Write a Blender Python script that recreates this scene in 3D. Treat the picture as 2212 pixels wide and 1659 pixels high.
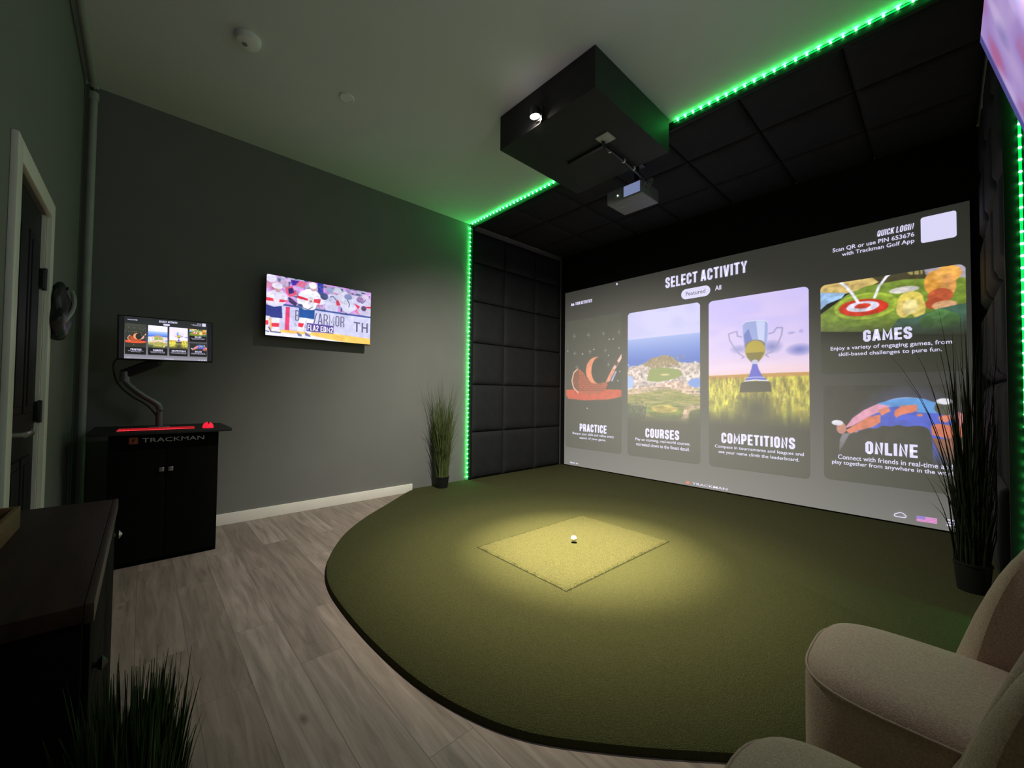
import bpy, bmesh, math, random
import numpy as np
from mathutils import Vector, Matrix

for o in list(bpy.data.objects):
    bpy.data.objects.remove(o)
S = bpy.context.scene
COL = S.collection
random.seed(7)
RNG = np.random.default_rng(11)

# ---------------------------------------------------------------- camera, light, exposure
CAM = Vector((4.037, 0.0, 1.10))
YAW, PITCH, ROLL, FPX = 0.8250, 0.0250, 0.0100, 861.92
fw = Vector((-math.sin(YAW) * math.cos(PITCH), math.cos(YAW) * math.cos(PITCH), math.sin(PITCH)))
r0 = Vector((math.cos(YAW), math.sin(YAW), 0))
u0 = r0.cross(fw)
rt = r0 * math.cos(ROLL) + u0 * math.sin(ROLL)
up = rt.cross(fw)
cd = bpy.data.cameras.new('camera')
cam = bpy.data.objects.new('camera', cd)
COL.objects.link(cam)
cd.sensor_width = 36.0
cd.lens = 36.0 * FPX / 2212.0
cd.clip_start = 0.02
cam.matrix_world = Matrix(((rt.x, up.x, -fw.x, CAM.x), (rt.y, up.y, -fw.y, CAM.y), (rt.z, up.z, -fw.z, CAM.z), (0, 0, 0, 1)))
S.camera = cam

S.view_settings.view_transform = 'Standard'
S.view_settings.look = 'None'
S.view_settings.gamma = 1.0
S.view_settings.use_curve_mapping = False
S.view_settings.exposure = 0.0
S.cycles.use_denoising = True
S.cycles.max_bounces = 10
S.cycles.diffuse_bounces = 6
S.cycles.sample_clamp_indirect = 4.0

w = bpy.data.worlds.new('world')
S.world = w
w.use_nodes = True
w.node_tree.nodes['Background'].inputs[0].default_value = (0.5, 0.52, 0.55, 1)
w.node_tree.nodes['Background'].inputs[1].default_value = 0.01

LAMP = Vector((2.165, 1.915, 3.015))        # the small flood lamp clamped to the ceiling box
WARM = (1.0, 0.84, 0.52)


def spot(name, power, half_deg, blend, target, radius, col):
    l = bpy.data.lights.new(name, 'SPOT')
    l.energy = power
    l.spot_size = math.radians(2 * half_deg)
    l.spot_blend = blend
    l.shadow_soft_size = radius
    l.color = col
    o = bpy.data.objects.new(name, l)
    COL.objects.link(o)
    o.location = LAMP + Vector((0.0, 0.0, -0.05))
    d = Vector(target) - o.location
    o.rotation_euler = d.to_track_quat('-Z', 'Y').to_euler()
    return o


spot('flood_lamp_beam', 2400, 18, 1.0, (2.31, 2.26, 0.03), 0.02, WARM)
spot('flood_lamp_flank', 620, 30, 1.0, (2.34, 2.16, 0.03), 0.02, WARM)
spot('flood_lamp_spill', 480, 65, 1.0, (1.35, 3.05, 0.0), 0.035, (1.0, 0.93, 0.83))
gl = bpy.data.lights.new('lamp_ceiling_fill', 'POINT')   # extra fill light beside the lamp, added to lift the ceiling
gl.energy = 0.25
gl.shadow_soft_size = 0.03
gl.color = (1.0, 0.95, 0.88)
glo = bpy.data.objects.new('lamp_ceiling_fill', gl)
glo.location = LAMP + Vector((-0.03, -0.06, -0.04))
COL.objects.link(glo)

# ---------------------------------------------------------------- helpers
H = 3.236      # ceiling height
YE = 2.981     # front edge of the padded enclosure
YS = 4.729     # plane of the impact screen
YR = -0.345    # rear wall with the door
WR = 4.38      # right wall of the room
WE = 4.291     # inner right face of the enclosure's front edge


def srgb(c):
    c = np.asarray(c, float) / 255.0
    return np.where(c <= 0.04045, c / 12.92, ((c + 0.055) / 1.055) ** 2.4)


ORG = {}


def thing(name, label, cat, loc, group=None):
    o = bpy.data.objects.new(name, None)
    o.empty_display_size = 0.1
    COL.objects.link(o)
    o.location = loc
    o['label'] = label
    o['category'] = cat
    if group:
        o['group'] = group
    ORG[o] = Vector(loc)
    return o


def mesh_from(name, bm, m, org, smooth):
    bmesh.ops.recalc_face_normals(bm, faces=bm.faces)
    bmesh.ops.translate(bm, verts=bm.verts, vec=-Vector(org))
    me = bpy.data.meshes.new(name)
    bm.to_mesh(me)
    bm.free()
    if smooth:
        for p in me.polygons:
            p.use_smooth = True
        me.set_sharp_from_angle(angle=math.radians(40))
    for k in (m if isinstance(m, (list, tuple)) else [m]):
        me.materials.append(k)
    return me


def part(name, bm, m, parent, label=None, smooth=True, stuff=False):
    org = ORG[parent]
    o = bpy.data.objects.new(name, mesh_from(name, bm, m, org, smooth))
    COL.objects.link(o)
    o.parent = parent
    ORG[o] = org
    if label:
        o['label'] = label
    if stuff:
        o['kind'] = 'stuff'
    return o


def single(name, bm, m, label, cat, org=(0, 0, 0), group=None, smooth=True):
    o = bpy.data.objects.new(name, mesh_from(name, bm, m, org, smooth))
    COL.objects.link(o)
    o.location = org
    o['label'] = label
    o['category'] = cat
    if group:
        o['group'] = group
    ORG[o] = Vector(org)
    return o


def struct(name, bm, m, smooth=True, label=None):
    o = bpy.data.objects.new(name, mesh_from(name, bm, m, (0, 0, 0), smooth))
    COL.objects.link(o)
    o['kind'] = 'structure'
    if label:
        o['label'] = label
    ORG[o] = Vector((0, 0, 0))
    return o


def BM():
    return bmesh.new()


def box(bm, x0, x1, y0, y1, z0, z1, bev=0.0, seg=2, mtx=None):
    r = bmesh.ops.create_cube(bm, size=1.0)
    vs = r['verts']
    for v in vs:
        v.co = Vector(((x0 + x1) / 2 + v.co.x * (x1 - x0), (y0 + y1) / 2 + v.co.y * (y1 - y0), (z0 + z1) / 2 + v.co.z * (z1 - z0)))
    if mtx is not None:
        for v in vs:
            v.co = mtx @ v.co
    if bev > 0:
        es = list({e for v in vs for e in v.link_edges})
        bmesh.ops.bevel(bm, geom=es, offset=bev, segments=seg, affect='EDGES', profile=0.6)
    return bm


def cyl(bm, p0, p1, ra, rb=None, n=24):
    p0, p1 = Vector(p0), Vector(p1)
    d = p1 - p0
    m = Matrix.Translation((p0 + p1) / 2) @ d.to_track_quat('Z', 'Y').to_matrix().to_4x4()
    bmesh.ops.create_cone(bm, cap_ends=True, segments=n, radius1=ra, radius2=ra if rb is None else rb, depth=d.length, matrix=m)
    return bm


def tube(bm, pts, r, n=10):
    pts = [Vector(p) for p in pts]
    rs = r if isinstance(r, (list, tuple)) else [r] * len(pts)
    rings = []
    up_ = Vector((0, 0, 1))
    for i, p in enumerate(pts):
        t = (pts[min(i + 1, len(pts) - 1)] - pts[max(i - 1, 0)]).normalized()
        a = t.cross(up_)
        if a.length < 1e-3:
            a = t.cross(Vector((1, 0, 0)))
        a.normalize()
        b = t.cross(a)
        rings.append([bm.verts.new(p + (a * math.cos(k * 2 * math.pi / n) + b * math.sin(k * 2 * math.pi / n)) * rs[i]) for k in range(n)])
    for i in range(len(rings) - 1):
        for k in range(n):
            bm.faces.new((rings[i][k], rings[i][(k + 1) % n], rings[i + 1][(k + 1) % n], rings[i + 1][k]))
    bm.faces.new(rings[0])
    bm.faces.new(rings[-1])
    return bm


def lathe(bm, prof, c, n=32):
    c = Vector(c)
    rings = []
    for r, z in prof:
        rings.append([bm.verts.new(c + Vector((max(r, 1e-4) * math.cos(k * 2 * math.pi / n), max(r, 1e-4) * math.sin(k * 2 * math.pi / n), z))) for k in range(n)])
    for i in range(len(rings) - 1):
        for k in range(n):
            bm.faces.new((rings[i][k], rings[i][(k + 1) % n], rings[i + 1][(k + 1) % n], rings[i + 1][k]))
    bm.faces.new(rings[0])
    bm.faces.new(rings[-1])
    return bm


def catmull(pts, n=8):
    out = []
    P = [Vector(p) for p in pts]
    for i in range(len(P) - 1):
        a, b, c, d = P[max(i - 1, 0)], P[i], P[i + 1], P[min(i + 2, len(P) - 1)]
        for k in range(n):
            t = k / n
            out.append(0.5 * ((2 * b) + (c - a) * t + (2 * a - 5 * b + 4 * c - d) * t * t + (3 * b - a - 3 * c + d) * t ** 3))
    out.append(P[-1])
    return out


# ---------------------------------------------------------------- materials
def mat(name, col, rough=0.6, spec=0.3, metal=0.0, var=0.0, vscale=8.0, bump=0.0, bscale=200.0, sheen=0.0, stretch=None, emit=None, estr=0.0, col2=None, noise_detail=4.0):
    m = bpy.data.materials.new(name)
    m.use_nodes = True
    nt = m.node_tree
    b = nt.nodes['Principled BSDF']
    b.inputs['Base Color'].default_value = (*col, 1)
    b.inputs['Roughness'].default_value = rough
    b.inputs['Specular IOR Level'].default_value = spec
    b.inputs['Metallic'].default_value = metal
    if sheen:
        b.inputs['Sheen Weight'].default_value = sheen
    tc = nt.nodes.new('ShaderNodeTexCoord')
    mp = nt.nodes.new('ShaderNodeMapping')
    if stretch:
        mp.inputs['Scale'].default_value = stretch
    nt.links.new(tc.outputs['Object'], mp.inputs['Vector'])
    nz = nt.nodes.new('ShaderNodeTexNoise')
    nz.inputs['Scale'].default_value = vscale
    nz.inputs['Detail'].default_value = noise_detail
    nt.links.new(mp.outputs[0], nz.inputs['Vector'])
    cr = nt.nodes.new('ShaderNodeValToRGB')
    c2 = col2 if col2 else tuple(c * (1 - var) for c in col)
    c1 = col if col2 else tuple(c * (1 + var) for c in col)
    cr.color_ramp.elements[0].position = 0.3
    cr.color_ramp.elements[1].position = 0.7
    cr.color_ramp.elements[0].color = (*c2, 1)
    cr.color_ramp.elements[1].color = (*c1, 1)
    nt.links.new(nz.outputs['Fac'], cr.inputs[0])
    nt.links.new(cr.outputs[0], b.inputs['Base Color'])
    if bump > 0:
        n2 = nt.nodes.new('ShaderNodeTexNoise')
        n2.inputs['Scale'].default_value = bscale
        n2.inputs['Detail'].default_value = 3.0
        nt.links.new(mp.outputs[0], n2.inputs['Vector'])
        bp = nt.nodes.new('ShaderNodeBump')
        bp.inputs['Strength'].default_value = bump
        bp.inputs['Distance'].default_value = 0.01
        nt.links.new(n2.outputs['Fac'], bp.inputs['Height'])
        nt.links.new(bp.outputs[0], b.inputs['Normal'])
    if emit:
        b.inputs['Emission Color'].default_value = (*emit, 1)
        b.inputs['Emission Strength'].default_value = estr
    return m


def emat(name, col, strength, base=(0.02, 0.02, 0.02), rough=0.4):
    m = mat(name, base, rough, 0.3)
    b = m.node_tree.nodes['Principled BSDF']
    b.inputs['Emission Color'].default_value = (*col, 1)
    b.inputs['Emission Strength'].default_value = strength
    return m


def screen_mat(name, strength, base, rough=0.8, spec=0.1):
    """Lit picture: the picture's own colours are given off, the surface behind them has one plain colour."""
    m = bpy.data.materials.new(name)
    m.use_nodes = True
    nt = m.node_tree
    b = nt.nodes['Principled BSDF']
    b.inputs['Base Color'].default_value = (*base, 1)
    b.inputs['Roughness'].default_value = rough
    b.inputs['Specular IOR Level'].default_value = spec
    a = nt.nodes.new('ShaderNodeAttribute')
    a.attribute_name = 'picture'
    nt.links.new(a.outputs['Color'], b.inputs['Emission Color'])
    b.inputs['Emission Strength'].default_value = strength
    return m


def floor_mat():
    m = bpy.data.materials.new('grey_vinyl_planks')
    m.use_nodes = True
    nt = m.node_tree
    N = nt.nodes.new
    L = nt.links.new
    b = nt.nodes['Principled BSDF']
    tc = N('ShaderNodeTexCoord')
    br = N('ShaderNodeTexBrick')
    br.offset = 0.37
    br.offset_frequency = 2
    br.inputs['Scale'].default_value = 1.0
    br.inputs['Brick Width'].default_value = 1.13
    br.inputs['Row Height'].default_value = 0.165
    br.inputs['Mortar Size'].default_value = 0.0012
    br.inputs['Mortar Smooth'].default_value = 0.3
    br.inputs['Bias'].default_value = 0.0
    br.inputs['Color1'].default_value = (0.0, 0.0, 0.0, 1)
    br.inputs['Color2'].default_value = (1, 1, 1, 1)
    br.inputs['Mortar'].default_value = (0.3, 0.3, 0.3, 1)
    L(tc.outputs['Object'], br.inputs['Vector'])
    # each plank shifts the grain by its own tint value
    sh = N('ShaderNodeVectorMath')
    sh.operation = 'MULTIPLY_ADD'
    sh.inputs[1].default_value = (7.0, 5.0, 3.0)
    L(br.outputs['Color'], sh.inputs[0])
    L(tc.outputs['Object'], sh.inputs[2])
    mp = N('ShaderNodeMapping')
    mp.inputs['Scale'].default_value = (1.1, 13.0, 1.0)
    L(sh.outputs[0], mp.inputs['Vector'])
    g = N('ShaderNodeTexNoise')
    g.inputs['Scale'].default_value = 2.2
    g.inputs['Detail'].default_value = 8.0
    g.inputs['Roughness'].default_value = 0.62
    g.inputs['Distortion'].default_value = 0.8
    L(mp.outputs[0], g.inputs['Vector'])
    r1 = N('ShaderNodeValToRGB')
    r1.color_ramp.elements[0].position = 0.28
    r1.color_ramp.elements[0].color = (0.190, 0.156, 0.136, 1)
    r1.color_ramp.elements[1].position = 0.68
    r1.color_ramp.elements[1].color = (0.385, 0.318, 0.278, 1)
    L(g.outputs['Fac'], r1.inputs[0])
    r2 = N('ShaderNodeValToRGB')
    r2.color_ramp.elements[0].color = (0.72, 0.70, 0.68, 1)
    r2.color_ramp.elements[1].color = (1.0, 1.0, 1.0, 1)
    L(br.outputs['Color'], r2.inputs[0])
    mx = N('ShaderNodeMix')
    mx.data_type = 'RGBA'
    mx.blend_type = 'MULTIPLY'
    mx.inputs['Factor'].default_value = 1.0
    L(r1.outputs[0], mx.inputs['A'])
    L(r2.outputs[0], mx.inputs['B'])
    # knots
    mk = N('ShaderNodeMapping')
    mk.inputs['Scale'].default_value = (2.0, 4.2, 1.0)
    L(sh.outputs[0], mk.inputs['Vector'])
    vo = N('ShaderNodeTexVoronoi')
    vo.inputs['Scale'].default_value = 1.1
    L(mk.outputs[0], vo.inputs['Vector'])
    r3 = N('ShaderNodeValToRGB')
    r3.color_ramp.elements[0].position = 0.02
    r3.color_ramp.elements[0].color = (0.25, 0.23, 0.21, 1)
    r3.color_ramp.elements[1].position = 0.085
    r3.color_ramp.elements[1].color = (1, 1, 1, 1)
    L(vo.outputs['Distance'], r3.inputs[0])
    m2 = N('ShaderNodeMix')
    m2.data_type = 'RGBA'
    m2.blend_type = 'MULTIPLY'
    m2.inputs['Factor'].default_value = 0.75
    L(mx.outputs['Result'], m2.inputs['A'])
    L(r3.outputs[0], m2.inputs['B'])
    m3 = N('ShaderNodeMix')
    m3.data_type = 'RGBA'
    m3.inputs['B'].default_value = (0.13, 0.115, 0.105, 1)
    L(br.outputs['Fac'], m3.inputs['Factor'])
    L(m2.outputs['Result'], m3.inputs['A'])
    L(m3.outputs['Result'], b.inputs['Base Color'])
    b.inputs['Roughness'].default_value = 0.55
    b.inputs['Specular IOR Level'].default_value = 0.25
    bp = N('ShaderNodeBump')
    bp.inputs['Strength'].default_value = 0.15
    bp.inputs['Distance'].default_value = 0.004
    L(g.outputs['Fac'], bp.inputs['Height'])
    L(bp.outputs[0], b.inputs['Normal'])
    return m


def turf_mat(name, ca, cb, scale, bump):
    m = mat(name, ca, 0.9, 0.1, var=0, vscale=scale, bump=bump, bscale=scale * 0.9, sheen=0.0, col2=cb, noise_detail=6.0)
    return m


M_WALL = mat('grey_wall_paint', (0.180, 0.182, 0.172), 0.75, 0.25, var=0.03, vscale=3, bump=0.06, bscale=260)
M_CEIL = mat('white_ceiling_paint', (0.64, 0.65, 0.65), 0.85, 0.2, var=0.02, vscale=2, bump=0.05, bscale=220)
M_TRIM = mat('white_trim_paint', (0.80, 0.77, 0.70), 0.45, 0.4, var=0.03, vscale=5)
M_BLACK = mat('black_paint', (0.008, 0.008, 0.009), 0.6, 0.25, var=0.2, vscale=12)
M_BOX = mat('charcoal_board', (0.030, 0.029, 0.030), 0.7, 0.25, var=0.12, vscale=6, bump=0.08, bscale=90)
M_PAD = mat('black_padded_fabric', (0.014, 0.0155, 0.0165), 0.75, 0.3, var=0.15, vscale=9, bump=0.25, bscale=60)
M_PADC = mat('black_fabric_ceiling', (0.020, 0.020, 0.022), 0.8, 0.25, var=0.15, vscale=9, bump=0.25, bscale=60)
M_FLOOR = floor_mat()
M_TURF = turf_mat('green_turf', (0.090, 0.092, 0.036), (0.040, 0.043, 0.017), 330, 0.9)
M_MAT = turf_mat('light_green_hitting_turf', (0.112, 0.110, 0.045), (0.046, 0.047, 0.019), 190, 1.0)
M_RIM = mat('turf_gap_shade', (0.020, 0.024, 0.010), 0.95, 0.1, var=0.3, vscale=120, bump=0.5, bscale=250)
M_BLKW = mat('black_laminate', (0.0040, 0.0040, 0.0040), 0.7, 0.06, var=0.2, vscale=10)
M_TOPB = mat('black_worktop', (0.025, 0.025, 0.026), 0.5, 0.3, var=0.1, vscale=10)
M_PLAST = mat('black_plastic', (0.010, 0.010, 0.011), 0.4, 0.4, var=0.1, vscale=10)
M_GREYP = mat('grey_plastic', (0.19, 0.19, 0.20), 0.45, 0.4, var=0.1, vscale=10)
M_SILV = mat('brushed_silver', (0.55, 0.55, 0.56), 0.3, 0.5, metal=1.0, var=0.05, vscale=40)
M_ARM = mat('grey_arm_metal', (0.16, 0.16, 0.17), 0.4, 0.5, metal=0.6, var=0.05, vscale=30)
M_WHITE = mat('white_plastic', (0.78, 0.78, 0.76), 0.45, 0.4, var=0.03, vscale=20)
M_PIPE = mat('painted_pipe', (0.36, 0.37, 0.35), 0.45, 0.4, var=0.06, vscale=14)
M_SIDE = mat('dark_brown_wood', (0.036, 0.016, 0.012), 0.45, 0.25, var=0.35, vscale=5, stretch=(1.0, 9.0, 9.0), bump=0.05, bscale=30)
M_SIDEE = mat('brown_wood_edge', (0.065, 0.038, 0.031), 0.4, 0.4, var=0.25, vscale=6, stretch=(1.0, 9.0, 9.0))
M_TRAY = mat('light_oak', (0.22, 0.125, 0.06), 0.55, 0.3, var=0.2, vscale=7, stretch=(1, 6, 6))
M_TRAYL = mat('dark_red_lining', (0.06, 0.022, 0.018), 0.8, 0.2, var=0.2, vscale=20)
M_CHAIR = mat('taupe_boucle', (0.53, 0.395, 0.30), 0.9, 0.1, var=0.22, vscale=240, bump=0.35, bscale=420, sheen=0.2)
M_PIPING = mat('taupe_piping', (0.45, 0.36, 0.28), 0.9, 0.1, var=0.1, vscale=90, bump=0.2, bscale=200)
M_GRASS = mat('artificial_grass_blades', (0.045, 0.080, 0.020), 0.55, 0.3, var=0, vscale=14, col2=(0.100, 0.115, 0.040))
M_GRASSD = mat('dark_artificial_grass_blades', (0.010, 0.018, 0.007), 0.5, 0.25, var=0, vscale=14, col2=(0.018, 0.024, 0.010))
M_POT = mat('black_pot', (0.010, 0.010, 0.010), 0.45, 0.35, var=0.1, vscale=20)
M_SOIL = mat('dark_soil', (0.02, 0.014, 0.009), 0.95, 0.1, var=0.4, vscale=60, bump=0.6, bscale=80)
M_BALL = mat('white_golf_ball', (0.80, 0.79, 0.74), 0.35, 0.5, var=0.01, vscale=40)
M_LED = emat('lit_green_led', (0.05, 1.0, 0.15), 155.0)
M_STRIP = emat('green_led_strip_base', (0.0, 0.60, 0.09), 1.3, base=(0.03, 0.2, 0.06))
M_TXT = emat('projected_white_lettering', tuple(srgb((226, 222, 255))), 0.92, base=(0.42, 0.42, 0.42), rough=0.85)
M_TXTD = emat('projected_grey_lettering', tuple(srgb((120, 116, 140))), 0.6, base=(0.42, 0.42, 0.42), rough=0.85)
M_ORNG = emat('projected_orange_mark', tuple(srgb((214, 96, 50))), 0.8, base=(0.42, 0.42, 0.42), rough=0.85)
M_SCREEN = screen_mat('projected_picture', 1.0, (0.36, 0.36, 0.345), 0.9, 0.05)
M_TVP = screen_mat('television_picture', 1.12, (0.01, 0.01, 0.012), 0.25, 0.3)
M_MONP = screen_mat('monitor_picture', 1.2, (0.01, 0.01, 0.012), 0.3, 0.3)
M_GRASSB = mat('bushy_grass_blades', (0.035, 0.075, 0.020), 0.55, 0.25, var=0, vscale=14, col2=(0.070, 0.100, 0.030))
M_TVR = screen_mat('large_television_picture', 0.85, (0.01, 0.01, 0.012), 0.3, 0.3)

# ---------------------------------------------------------------- pictures shown on the screens
def chaikin(pts, n=2):
    for _ in range(n):
        q = []
        for i in range(len(pts)):
            a, b = pts[i], pts[(i + 1) % len(pts)]
            q += [(a[0] * .78 + b[0] * .22, a[1] * .78 + b[1] * .22), (a[0] * .22 + b[0] * .78, a[1] * .22 + b[1] * .78)]
        pts = q
    return pts


class Canvas:
    def __init__(s, x0, x1, z0, z1, ppm):
        s.x0, s.x1, s.z0, s.z1 = x0, x1, z0, z1
        s.w = max(2, int((x1 - x0) * ppm))
        s.h = max(2, int((z1 - z0) * ppm))
        xs = x0 + (np.arange(s.w) + 0.5) / s.w * (x1 - x0)
        zs = z0 + (np.arange(s.h) + 0.5) / s.h * (z1 - z0)
        s.X, s.Z = np.meshgrid(xs, zs)
        s.c = np.zeros((s.h, s.w, 3))
        s.e = 0.6 / ppm

    def mix(s, a, col):
        s.c = s.c * (1 - a[..., None]) + np.asarray(col, float) * a[..., None]

    def grad(s, stops):
        zs = [q[0] for q in stops]
        for k in range(3):
            s.c[..., k] = np.interp(s.Z, zs, [q[1][k] for q in stops])

    def pmask(s, pts):
        acc = np.zeros((s.h, s.w))
        for dx, dz in ((-.5, -.5), (.5, -.5), (-.5, .5), (.5, .5)):
            X, Z = s.X + dx * s.e, s.Z + dz * s.e
            ins = np.zeros((s.h, s.w), bool)
            n = len(pts)
            for i in range(n):
                (xa, za), (xb, zb) = pts[i], pts[(i + 1) % n]
                if za == zb:
                    continue
                ins ^= ((za > Z) != (zb > Z)) & (X < (xb - xa) * (Z - za) / (zb - za) + xa)
            acc += ins
        return acc / 4

    def emask(s, c, rx, rz):
        d = np.hypot((s.X - c[0]) / rx, (s.Z - c[1]) / rz)
        return np.clip((1 - d) * min(rx, rz) / (2 * s.e) + 0.5, 0, 1)

    def lmask(s, pts, wd):
        m = np.full((s.h, s.w), 9.0)
        for (xa, za), (xb, zb) in zip(pts, pts[1:]):
            dx, dz = xb - xa, zb - za
            t = np.clip(((s.X - xa) * dx + (s.Z - za) * dz) / (dx * dx + dz * dz + 1e-12), 0, 1)
            m = np.minimum(m, np.hypot(s.X - xa - t * dx, s.Z - za - t * dz))
        return np.clip((wd / 2 - m) / (2 * s.e) + 0.5, 0, 1)

    def ops(s, lst):
        for o in lst:
            if o[0] == 'p':
                s.mix(s.pmask(chaikin(o[2]) if len(o[2]) > 9 else o[2]), o[1])
            elif o[0] == 's':
                d = np.hypot((s.X - o[2][0]) / o[3], (s.Z - o[2][1]) / o[4])
                s.mix(np.clip(o[5] * np.clip(1.0 - d, 0, 1) ** 0.8, 0, 1), o[1])
            elif o[0] == 'e':
                s.mix(s.emask(o[2], o[3], o[4]), o[1])
            else:
                s.mix(s.lmask(o[3], o[2]), o[1])

    def noise(s, fx, fz, seed):
        g = np.random.default_rng(seed).random((int((s.z1 - s.z0) * fz) + 3, int((s.x1 - s.x0) * fx) + 3))
        u, v = (s.X - s.x0) * fx, (s.Z - s.z0) * fz
        i, j = u.astype(int), v.astype(int)
        a, b = u - i, v - j
        a, b = a * a * (3 - 2 * a), b * b * (3 - 2 * b)
        return (g[j, i] * (1 - a) + g[j, i + 1] * a) * (1 - b) + (g[j + 1, i] * (1 - a) + g[j + 1, i + 1] * a) * b

    def grain(s, amp, fx, fz, seed, mask=1.0):
        n = (0.6 * s.noise(fx, fz, seed) + 0.4 * s.noise(fx * 2.3, fz * 2.3, seed + 1) - 0.5) * 2
        s.c = np.clip(s.c * (1 + amp * n * mask)[..., None], 0, 255)

    def specks(s, n, xr, zr, wr, hr, cols, seed, a=0.7):
        g = np.random.default_rng(seed)
        for k in range(n):
            x, z = xr[0] + g.random() * (xr[1] - xr[0]), zr[0] + g.random() * (zr[1] - zr[0])
            ww, hh = wr[0] + g.random() * (wr[1] - wr[0]), hr[0] + g.random() * (hr[1] - hr[0])
            i0, i1 = [int(np.clip((v - s.x0) / (s.x1 - s.x0) * s.w, 0, s.w)) for v in (x - ww / 2, x + ww / 2)]
            j0, j1 = [int(np.clip((v - s.z0) / (s.z1 - s.z0) * s.h, 0, s.h)) for v in (z - hh / 2, z + hh / 2)]
            i1, j1 = max(i1, i0 + 1), max(j1, j0 + 1)
            s.c[j0:j1, i0:i1] = s.c[j0:j1, i0:i1] * (1 - a) + np.array(cols[int(g.random() * len(cols))]) * a

    def soften(s):
        p = np.pad(s.c, ((1, 1), (1, 1), (0, 0)), 'edge')
        s.c = (p[1:-1, 1:-1] * 4 + (p[:-2, 1:-1] + p[2:, 1:-1] + p[1:-1, :-2] + p[1:-1, 2:]) * 2 + p[:-2, :-2] + p[:-2, 2:] + p[2:, :-2] + p[2:, 2:]) / 16

    def fade(s, z_full, z_none, col):
        t = np.clip((z_none - s.Z) / (z_none - z_full), 0, 1)
        s.mix(t * t * (3 - 2 * t), col)

    def sample(s, X, Z):
        i = np.clip(((X - s.x0) / (s.x1 - s.x0) * s.w).astype(int), 0, s.w - 1)
        j = np.clip(((Z - s.z0) / (s.z1 - s.z0) * s.h).astype(int), 0, s.h - 1)
        return s.c[j, i]


def canvas_object(name, cv, m, parent, to_world, round_r=0.0, label=None, gain=None):
    """A flat sheet as fine as its picture, placed by to_world(x, z)."""
    w_, h_ = cv.w, cv.h
    xs = np.linspace(cv.x0, cv.x1, w_)
    zs = np.linspace(cv.z0, cv.z1, h_)
    X, Z = np.meshgrid(xs, zs)
    P = to_world(X.ravel(), Z.ravel()) - np.array(ORG[parent])[None, :]
    idx = np.arange(w_ * h_).reshape(h_, w_)
    q = np.stack([idx[:-1, :-1], idx[:-1, 1:], idx[1:, 1:], idx[1:, :-1]], -1)
    if round_r > 0:
        xc = (X[:-1, :-1] + X[1:, 1:]) / 2
        zc = (Z[:-1, :-1] + Z[1:, 1:]) / 2
        dx = np.maximum(np.abs(xc - (cv.x0 + cv.x1) / 2) - (cv.x1 - cv.x0) / 2 + round_r, 0)
        dz = np.maximum(np.abs(zc - (cv.z0 + cv.z1) / 2) - (cv.z1 - cv.z0) / 2 + round_r, 0)
        q = q[np.hypot(dx, dz) <= round_r]
    q = q.reshape(-1, 4)
    me = bpy.data.meshes.new(name)
    me.vertices.add(len(P))
    me.vertices.foreach_set('co', P.ravel())
    me.loops.add(q.size)
    me.loops.foreach_set('vertex_index', q.ravel().astype(np.int32))
    me.polygons.add(len(q))
    me.polygons.foreach_set('loop_start', np.arange(0, q.size, 4, dtype=np.int32))
    me.polygons.foreach_set('loop_total', np.full(len(q), 4, np.int32))
    at = me.attributes.new('picture', 'FLOAT_COLOR', 'POINT')
    c4 = np.ones((w_ * h_, 4), np.float32)
    c4[:, :3] = srgb(cv.c).reshape(-1, 3)
    if gain is not None:
        c4[:, :3] *= gain.reshape(-1, 1)
    at.data.foreach_set('color', c4.ravel())
    me.update()
    me.validate()
    me.materials.append(m)
    o = bpy.data.objects.new(name, me)
    COL.objects.link(o)
    o.parent = parent
    ORG[o] = ORG[parent]
    if label:
        o['label'] = label
    return o


def text(name, s, x0, x1, z0, z1, to_world, m, parent, bold=0.0, shear=0.0, lines=None):
    """Lettering fitted into the given rectangle of a flat face."""
    cu = bpy.data.curves.new(name, 'FONT')
    cu.body = s
    cu.size = 1.0
    cu.offset = bold
    cu.shear = shear
    cu.align_x = 'CENTER'
    cu.resolution_u = 3
    cu.space_line = 0.95
    t = bpy.data.objects.new(name, cu)
    COL.objects.link(t)
    me = bpy.data.meshes.new_from_object(t.evaluated_get(bpy.context.evaluated_depsgraph_get()))
    bpy.data.objects.remove(t)
    bpy.data.curves.remove(cu)
    n = len(me.vertices)
    co = np.zeros(n * 3)
    me.vertices.foreach_get('co', co)
    co = co.reshape(-1, 3)
    lo, hi = co.min(0), co.max(0)
    X = x0 + (co[:, 0] - lo[0]) / (hi[0] - lo[0]) * (x1 - x0)
    Z = z0 + (co[:, 1] - lo[1]) / (hi[1] - lo[1]) * (z1 - z0)
    P = to_world(X, Z) - np.array(ORG[parent])[None, :]
    me.vertices.foreach_set('co', P.ravel())
    me.update()
    me.name = name
    me.materials.clear()
    me.materials.append(m)
    o = bpy.data.objects.new(name, me)
    COL.objects.link(o)
    o.parent = parent
    ORG[o] = ORG[parent]
    return o


def flat(name, pts, to_world, m, parent, label=None):
    bm = BM()
    a = np.array(pts)
    P = to_world(a[:, 0], a[:, 1])
    bm.faces.new([bm.verts.new(p) for p in P])
    return part(name, bm, m, parent, label, smooth=False)


def rrect(x0, x1, z0, z1, r, n=6):
    out = []
    for cx, cz, a0 in ((x1 - r, z1 - r, 0), (x0 + r, z1 - r, 90), (x0 + r, z0 + r, 180), (x1 - r, z0 + r, 270)):
        for k in range(n + 1):
            a = math.radians(a0 + 90 * k / n)
            out.append((cx + r * math.cos(a), cz + r * math.sin(a)))
    return out


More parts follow.
